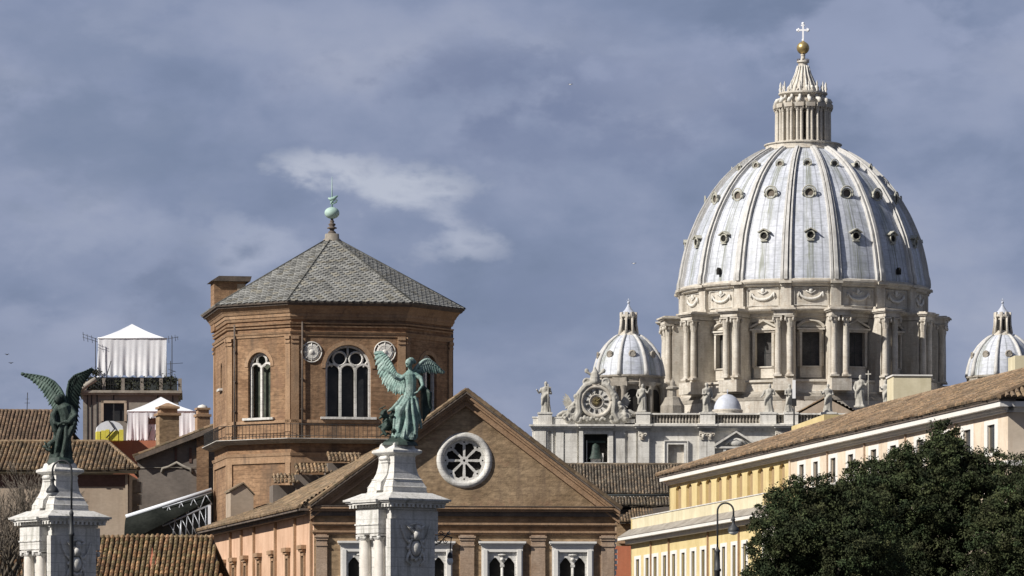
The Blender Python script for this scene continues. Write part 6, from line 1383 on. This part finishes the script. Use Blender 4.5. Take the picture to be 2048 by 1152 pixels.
# ---------------------------------------------------------------- street lamps
def street_lamp(px, Y, py_top, px_head, py_head, label, slim=1.0):
    t = thing('street_lamp', label, 'street lamp', (P(px, 0, Y).x, Y, 0), 'shepherd crook street lamps'); x0 = P(px, 0, Y).x; M = Matrix.Translation((x0, Y, 0)); u = Y / FP; s = 1 if px_head > px else -1
    span = abs(px_head - px) * u; zt = Z(py_top, Y); m = MB(M); zb = zt - 1.62
    m.lathe([(.20 * slim, 0), (.20 * slim, .5), (.13 * slim, .6), (.10 * slim, 1.0), (.095 * slim, zb - .9), (.13 * slim, zb - .88), (.13 * slim, zb - .8), (.10 * slim, zb - .78), (.085 * slim, zb - .2), (.10 * slim, zb - .18), (.10 * slim, zb - .12), (.05 * slim, zb - .05), (.045 * slim, zb)], 12); m.build('pole', 'lamp_iron', t)
    m = MB(M); r = span / 2; pts = [(0, 0, zb), (0, 0, zt - r - .3)] + [(s * (r - r * cos(pi * k / 12)), 0, zt - r + r * sin(pi * k / 12)) for k in range(13)] + [(s * span, 0, zt - r - .25)]
    m.tube(pts, .034, 8); m.tube([(s * span, 0, zt - r - .1), (s * (span - .05), 0, zt - r - .3), (s * (span - .1), 0, zt - r - .35)], .03, 6); m.build('crook', 'lamp_iron', t)
    zh = Z(py_head, Y); T = Matrix.Translation((s * span, 0, 0)); m = MB(M); m.tube([(s * span, 0, zt - r - .2), (s * span, 0, zh + .26)], .05, 8); m.lathe([(.21, zh + .0), (.22, zh + .03), (.18, zh + .13), (.10, zh + .22), (.06, zh + .28), (.055, zh + .42), (.08, zh + .44), (.03, zh + .5)], 18, T); hd = m.build('lamp_shade', 'lamp_iron', t)
    m = MB(M); m.lathe([(.19, zh + .02), (.17, zh - .05), (.10, zh - .11), (.01, zh - .13)], 18, T); m.build('glass_bowl', 'lamp_glass', hd)
street_lamp(1435, 165, 1006, 1467, 1063, 'tall dark street lamp with a curved crook in front of the yellow wing')
street_lamp(143, 150, 921, 105, 985, 'thin street lamp curving left in front of the left marble pylon', .75)
# ornate bracket lamp by the central pylon
Y = 203; M = frame(868, Y, 0); u = Y / FP; t = thing('bracket_lamp', 'ornate scrolled lamp bracket with pale hanging globe right of the central pylon', 'lamp', tuple(P(868, 1090, Y)))
q = lambda px, py: ((px - 868) * u, 0, Z(py, Y)); m = MB(M)
m.tube([q(866, 1072), q(885, 1070), q(905, 1076)], .03, 5); m.tube([q(866, 1092), q(880, 1086), q(892, 1072), q(900, 1062)], .028, 5); m.tube([q(903, 1074), q(901, 1090), q(900, 1108)], .025, 5)
for (cx, cy, r0) in ((876, 1080, 6), (890, 1082, 5), (883, 1065, 5), (897, 1066, 4), (874, 1060, 4)):
    m.tube([q(cx + r0 * (1 - k / 14) * cos(k * .7), cy + r0 * (1 - k / 14) * sin(k * .7)) for k in range(12)], .02, 5)
m.lathe([(.03, Z(1104, Y)), (.09, Z(1107, Y)), (.12, Z(1112, Y)), (.13, Z(1116, Y))], 12, Matrix.Translation((q(900, 0)[0], 0, 0))); m.build('bracket', 'lamp_iron', t)
m = MB(M); m.ell(q(900, 1122), (.14, .14, .19), 14, 10); m.build('globe', 'lamp_glass', t)

# ---------------------------------------------------------------- evergreen oaks
import numpy as np
def leaf_mesh(name, centres, nclump, nleaf, size, seed, material='foliage'):
    rng = np.random.default_rng(seed); C_, T_ = [], []
    tot = sum(c[3] ** 2 for c in centres)
    for (x, y, zc, r) in centres:
        k = max(6, int(nclump * r * r / tot)); d = rng.normal(size=(k, 3)); d /= np.linalg.norm(d, axis=1)[:, None]; rad_ = r * rng.choice([.62, .78, .92, 1.0, 1.08, 1.2], k) * rng.uniform(.93, 1.07, k)
        cc = np.array([x, y, zc]) + d * rad_[:, None] * np.array([1, 1, .9]); sub = rng.uniform(.14, .44, k); tone = rng.uniform(.5, 1.7, k)
        hue = rng.uniform(.9, 1.25, k)
        dd = rng.normal(size=(k, nleaf, 3)); dd /= np.linalg.norm(dd, axis=2)[:, :, None]; rr_ = sub[:, None] * rng.uniform(.35, 1.15, (k, nleaf))
        pts = cc[:, None, :] + dd * rr_[:, :, None] * np.array([1, 1, .75]); C_.append(pts.reshape(-1, 3)); tt = (tone[:, None] * rng.uniform(.85, 1.15, (k, nleaf))).reshape(-1)
        hh = np.repeat(hue, nleaf); T_.append(np.stack([tt * hh, tt, tt * .85], 1))
    c = np.concatenate(C_); t = np.concatenate(T_); n = len(c); a = rng.normal(size=(n, 3)); a /= np.linalg.norm(a, axis=1)[:, None]; b = rng.normal(size=(n, 3)); b -= a * (a * b).sum(1)[:, None]; b /= np.linalg.norm(b, axis=1)[:, None]
    s = size * rng.uniform(.6, 1.3, n)[:, None]; V = np.stack([c - a * s, c + b * s * .45, c + a * s, c - b * s * .45], 1).reshape(-1, 3)
    me = bpy.data.meshes.new(name); me.vertices.add(len(V)); me.vertices.foreach_set('co', V.astype('f').ravel()); me.loops.add(n * 4); me.loops.foreach_set('vertex_index', np.arange(n * 4, dtype='i')); me.polygons.add(n); me.polygons.foreach_set('loop_start', np.arange(0, n * 4, 4, dtype='i')); me.polygons.foreach_set('loop_total', np.full(n, 4, 'i'))
    me.update(calc_edges=True); ca = me.color_attributes.new('tint', 'FLOAT_COLOR', 'CORNER'); ca.data.foreach_set('color', np.repeat(np.concatenate([t, np.ones((n, 1))], 1), 4, axis=0).astype('f').ravel()); me.materials.append(MATS[material]); return me
def oak(label, lobes, Y, trunk_px, seed, nclump, nleaf=95, size=.068):
    base = P(trunk_px, 0, Y); base.z = 0; t = thing('evergreen_tree', label, 'tree', (base.x, Y, 0), 'evergreen oaks at the right'); rnd = random.Random(seed); cs = []
    for (px, py, r, dy) in lobes:
        p = P(px, py, Y); cs.append((p.x - base.x, dy, p.z, r * Y / FP))
    lowz = min(c[2] - c[3] for c in cs); W = max(c[0] + c[3] for c in cs), min(c[0] - c[3] for c in cs)
    for k in range(12): cs.append((rnd.uniform(W[1] + 1.5, W[0] - 1.5), rnd.uniform(-1.5, 4.5), rnd.uniform(4.3, 7.5), rnd.uniform(1.3, 1.9)))
    me = leaf_mesh('crown', cs, nclump, nleaf, size, seed); o = bpy.data.objects.new('crown', me); C.objects.link(o); o.parent = t; o['_w'] = tuple(t['_w'])
    # opaque inner twiggery: sparse darker leaf masses deep inside so the sky does not show through the heart
    m = MB(Matrix.Translation(base)); m.tube([(0, 0, 0), (.1, .1, 1.5), (0, .2, 3.2), (.2, .3, 5.0)], [.55, .42, .38, .3], 10)
    for c in cs[::1]: 
        m.tube([(.1, .2, 3.0 + rnd.uniform(-.4, .8)), (c[0] * .45, c[1] * .45, 3.6 + (c[2] - 3.6) * .55), (c[0], c[1], c[2])], [.20, .13, .05], 6)
    m.build('trunk', 'bark', t)
    return t
oak('lower rounded dark evergreen crown at the left of the grove, beside the street lamp',
    [(1560, 1075, 62, -1), (1600, 1020, 62, 0), (1640, 1005, 50, .5), (1545, 1130, 58, -1.5), (1620, 1090, 80, -1), (1690, 1050, 85, 0), (1680, 1120, 80, -1.5), (1530, 1170, 50, -1), (1600, 1180, 80, 0), (1700, 985, 45, 1), (1568, 1010, 40, 1), (1660, 1050, 80, 3), (1740, 1110, 70, 0)], 192, 1630, 11, 2600)
oak('tallest dark evergreen crown rising in a dome before the cream palace wall',
    [(1880, 905, 46, 0), (1850, 935, 58, -.5), (1910, 940, 55, 0), (1945, 975, 48, .5), (1790, 960, 58, 0), (1740, 965, 50, 1), (1820, 1010, 85, -1), (1900, 1020, 80, -1), (1760, 1040, 80, -.5), (1965, 937, 42, .5), (1990, 958, 40, 0), (1975, 1000, 60, 0), (1700, 1020, 60, .5), (1860, 1100, 90, -1), (1940, 1080, 70, 0), (1780, 1130, 80, -1), (1850, 990, 80, 3), (1800, 1080, 90, 3), (1730, 1000, 50, 0), (1890, 880, 34, .5), (1800, 925, 34, .4)], 203, 1850, 12, 3600)
oak('dark evergreen crown cut off by the right edge',
    [(2035, 950, 46, 0), (2060, 1000, 70, -.5), (2010, 1010, 50, 0), (2000, 1070, 65, -1), (2060, 1100, 80, -1), (2100, 960, 60, .5), (2130, 1050, 90, 0), (1990, 1140, 70, -.5), (2060, 1060, 80, 3), (2100, 1140, 80, 0)], 198, 2070, 13, 2200)

# ---------------------------------------------------------------- bare tree at the left edge
Y = 232; base = P(-5, 0, Y); bt_ = thing('bare_tree', 'leafless brown tree with fine tangled twigs at the far left edge', 'tree', (base.x, Y, 0)); rnd = random.Random(31)
def grow(mb, tw, p, d, l, r, depth):
    q = p + d * l; mid = (p + q) / 2 + Vector((rnd.uniform(-1, 1), rnd.uniform(-1, 1), rnd.uniform(-1, 1))) * l * .07
    (mb if r > .022 else tw).tube([p, mid, q], [r, r * .88, r * .74], 5 if r > .03 else 3)
    if depth == 0: return
    for _ in range(3 if depth > 1 else 4):
        nd = (d + Vector((rnd.uniform(-1, 1), rnd.uniform(-.9, .9), rnd.uniform(-.55, .8))) * .62).normalized(); grow(mb, tw, p + (q - p) * rnd.uniform(.55, 1), nd, l * rnd.uniform(.66, .86), r * .62, depth - 1)
mb, tw = MB(), MB(); p0 = Vector((base.x, Y, 0)); mb.tube([p0, p0 + Vector((.1, 0, 2)), p0 + Vector((.2, 0, 4.2))], [.26, .2, .17], 8); mb.tube([p0 + Vector((.2, 0, 4.2)), p0 + Vector((.35, .1, 6.5)), p0 + Vector((.3, .1, 8.6))], [.17, .14, .1], 7)
for d in ((.5, -.1, .5), (.35, .2, .9), (.15, .1, 1.2), (.6, .1, 1.1), (.2, .1, 1.0), (-.2, .1, .9), (.45, 0, .9), (.75, .2, .7), (.1, -.2, 1), (.9, -.1, .35), (-.5, .2, .8), (.6, .4, .8)): grow(mb, tw, p0 + Vector((.3, .05, rnd.uniform(5, 8.8))), Vector(d).normalized(), 2.1, .10, 5)
mb.build('trunk', 'bark', bt_); tw.build('twigs', 'twig', bt_)
# birds
for k, (px, py) in enumerate(((14, 709), (22, 726), (1141, 169), (1268, 527))):
    m = MB(); c = P(px, py, 300); s_ = .14; m.ell(tuple(c), (.09, .04, .035), 8, 5)
    for s in (-1, 1): m.add([tuple(c), tuple(c + Vector((s * .10, 0, .06))), tuple(c + Vector((s * .19, 0, .02))), tuple(c + Vector((s * .09, .07, .03)))], [(0, 1, 2, 3)])
    tag(m.build('bird', 'iron' if k < 2 else 'white_trim', None, tuple(c)), ['dark bird, upper of two above the left roofs', 'dark bird, lower of two above the left roofs', 'tiny pale bird high in the sky left of the big dome', 'tiny pale bird above the smaller left dome'][k], 'bird', 'birds in the sky')
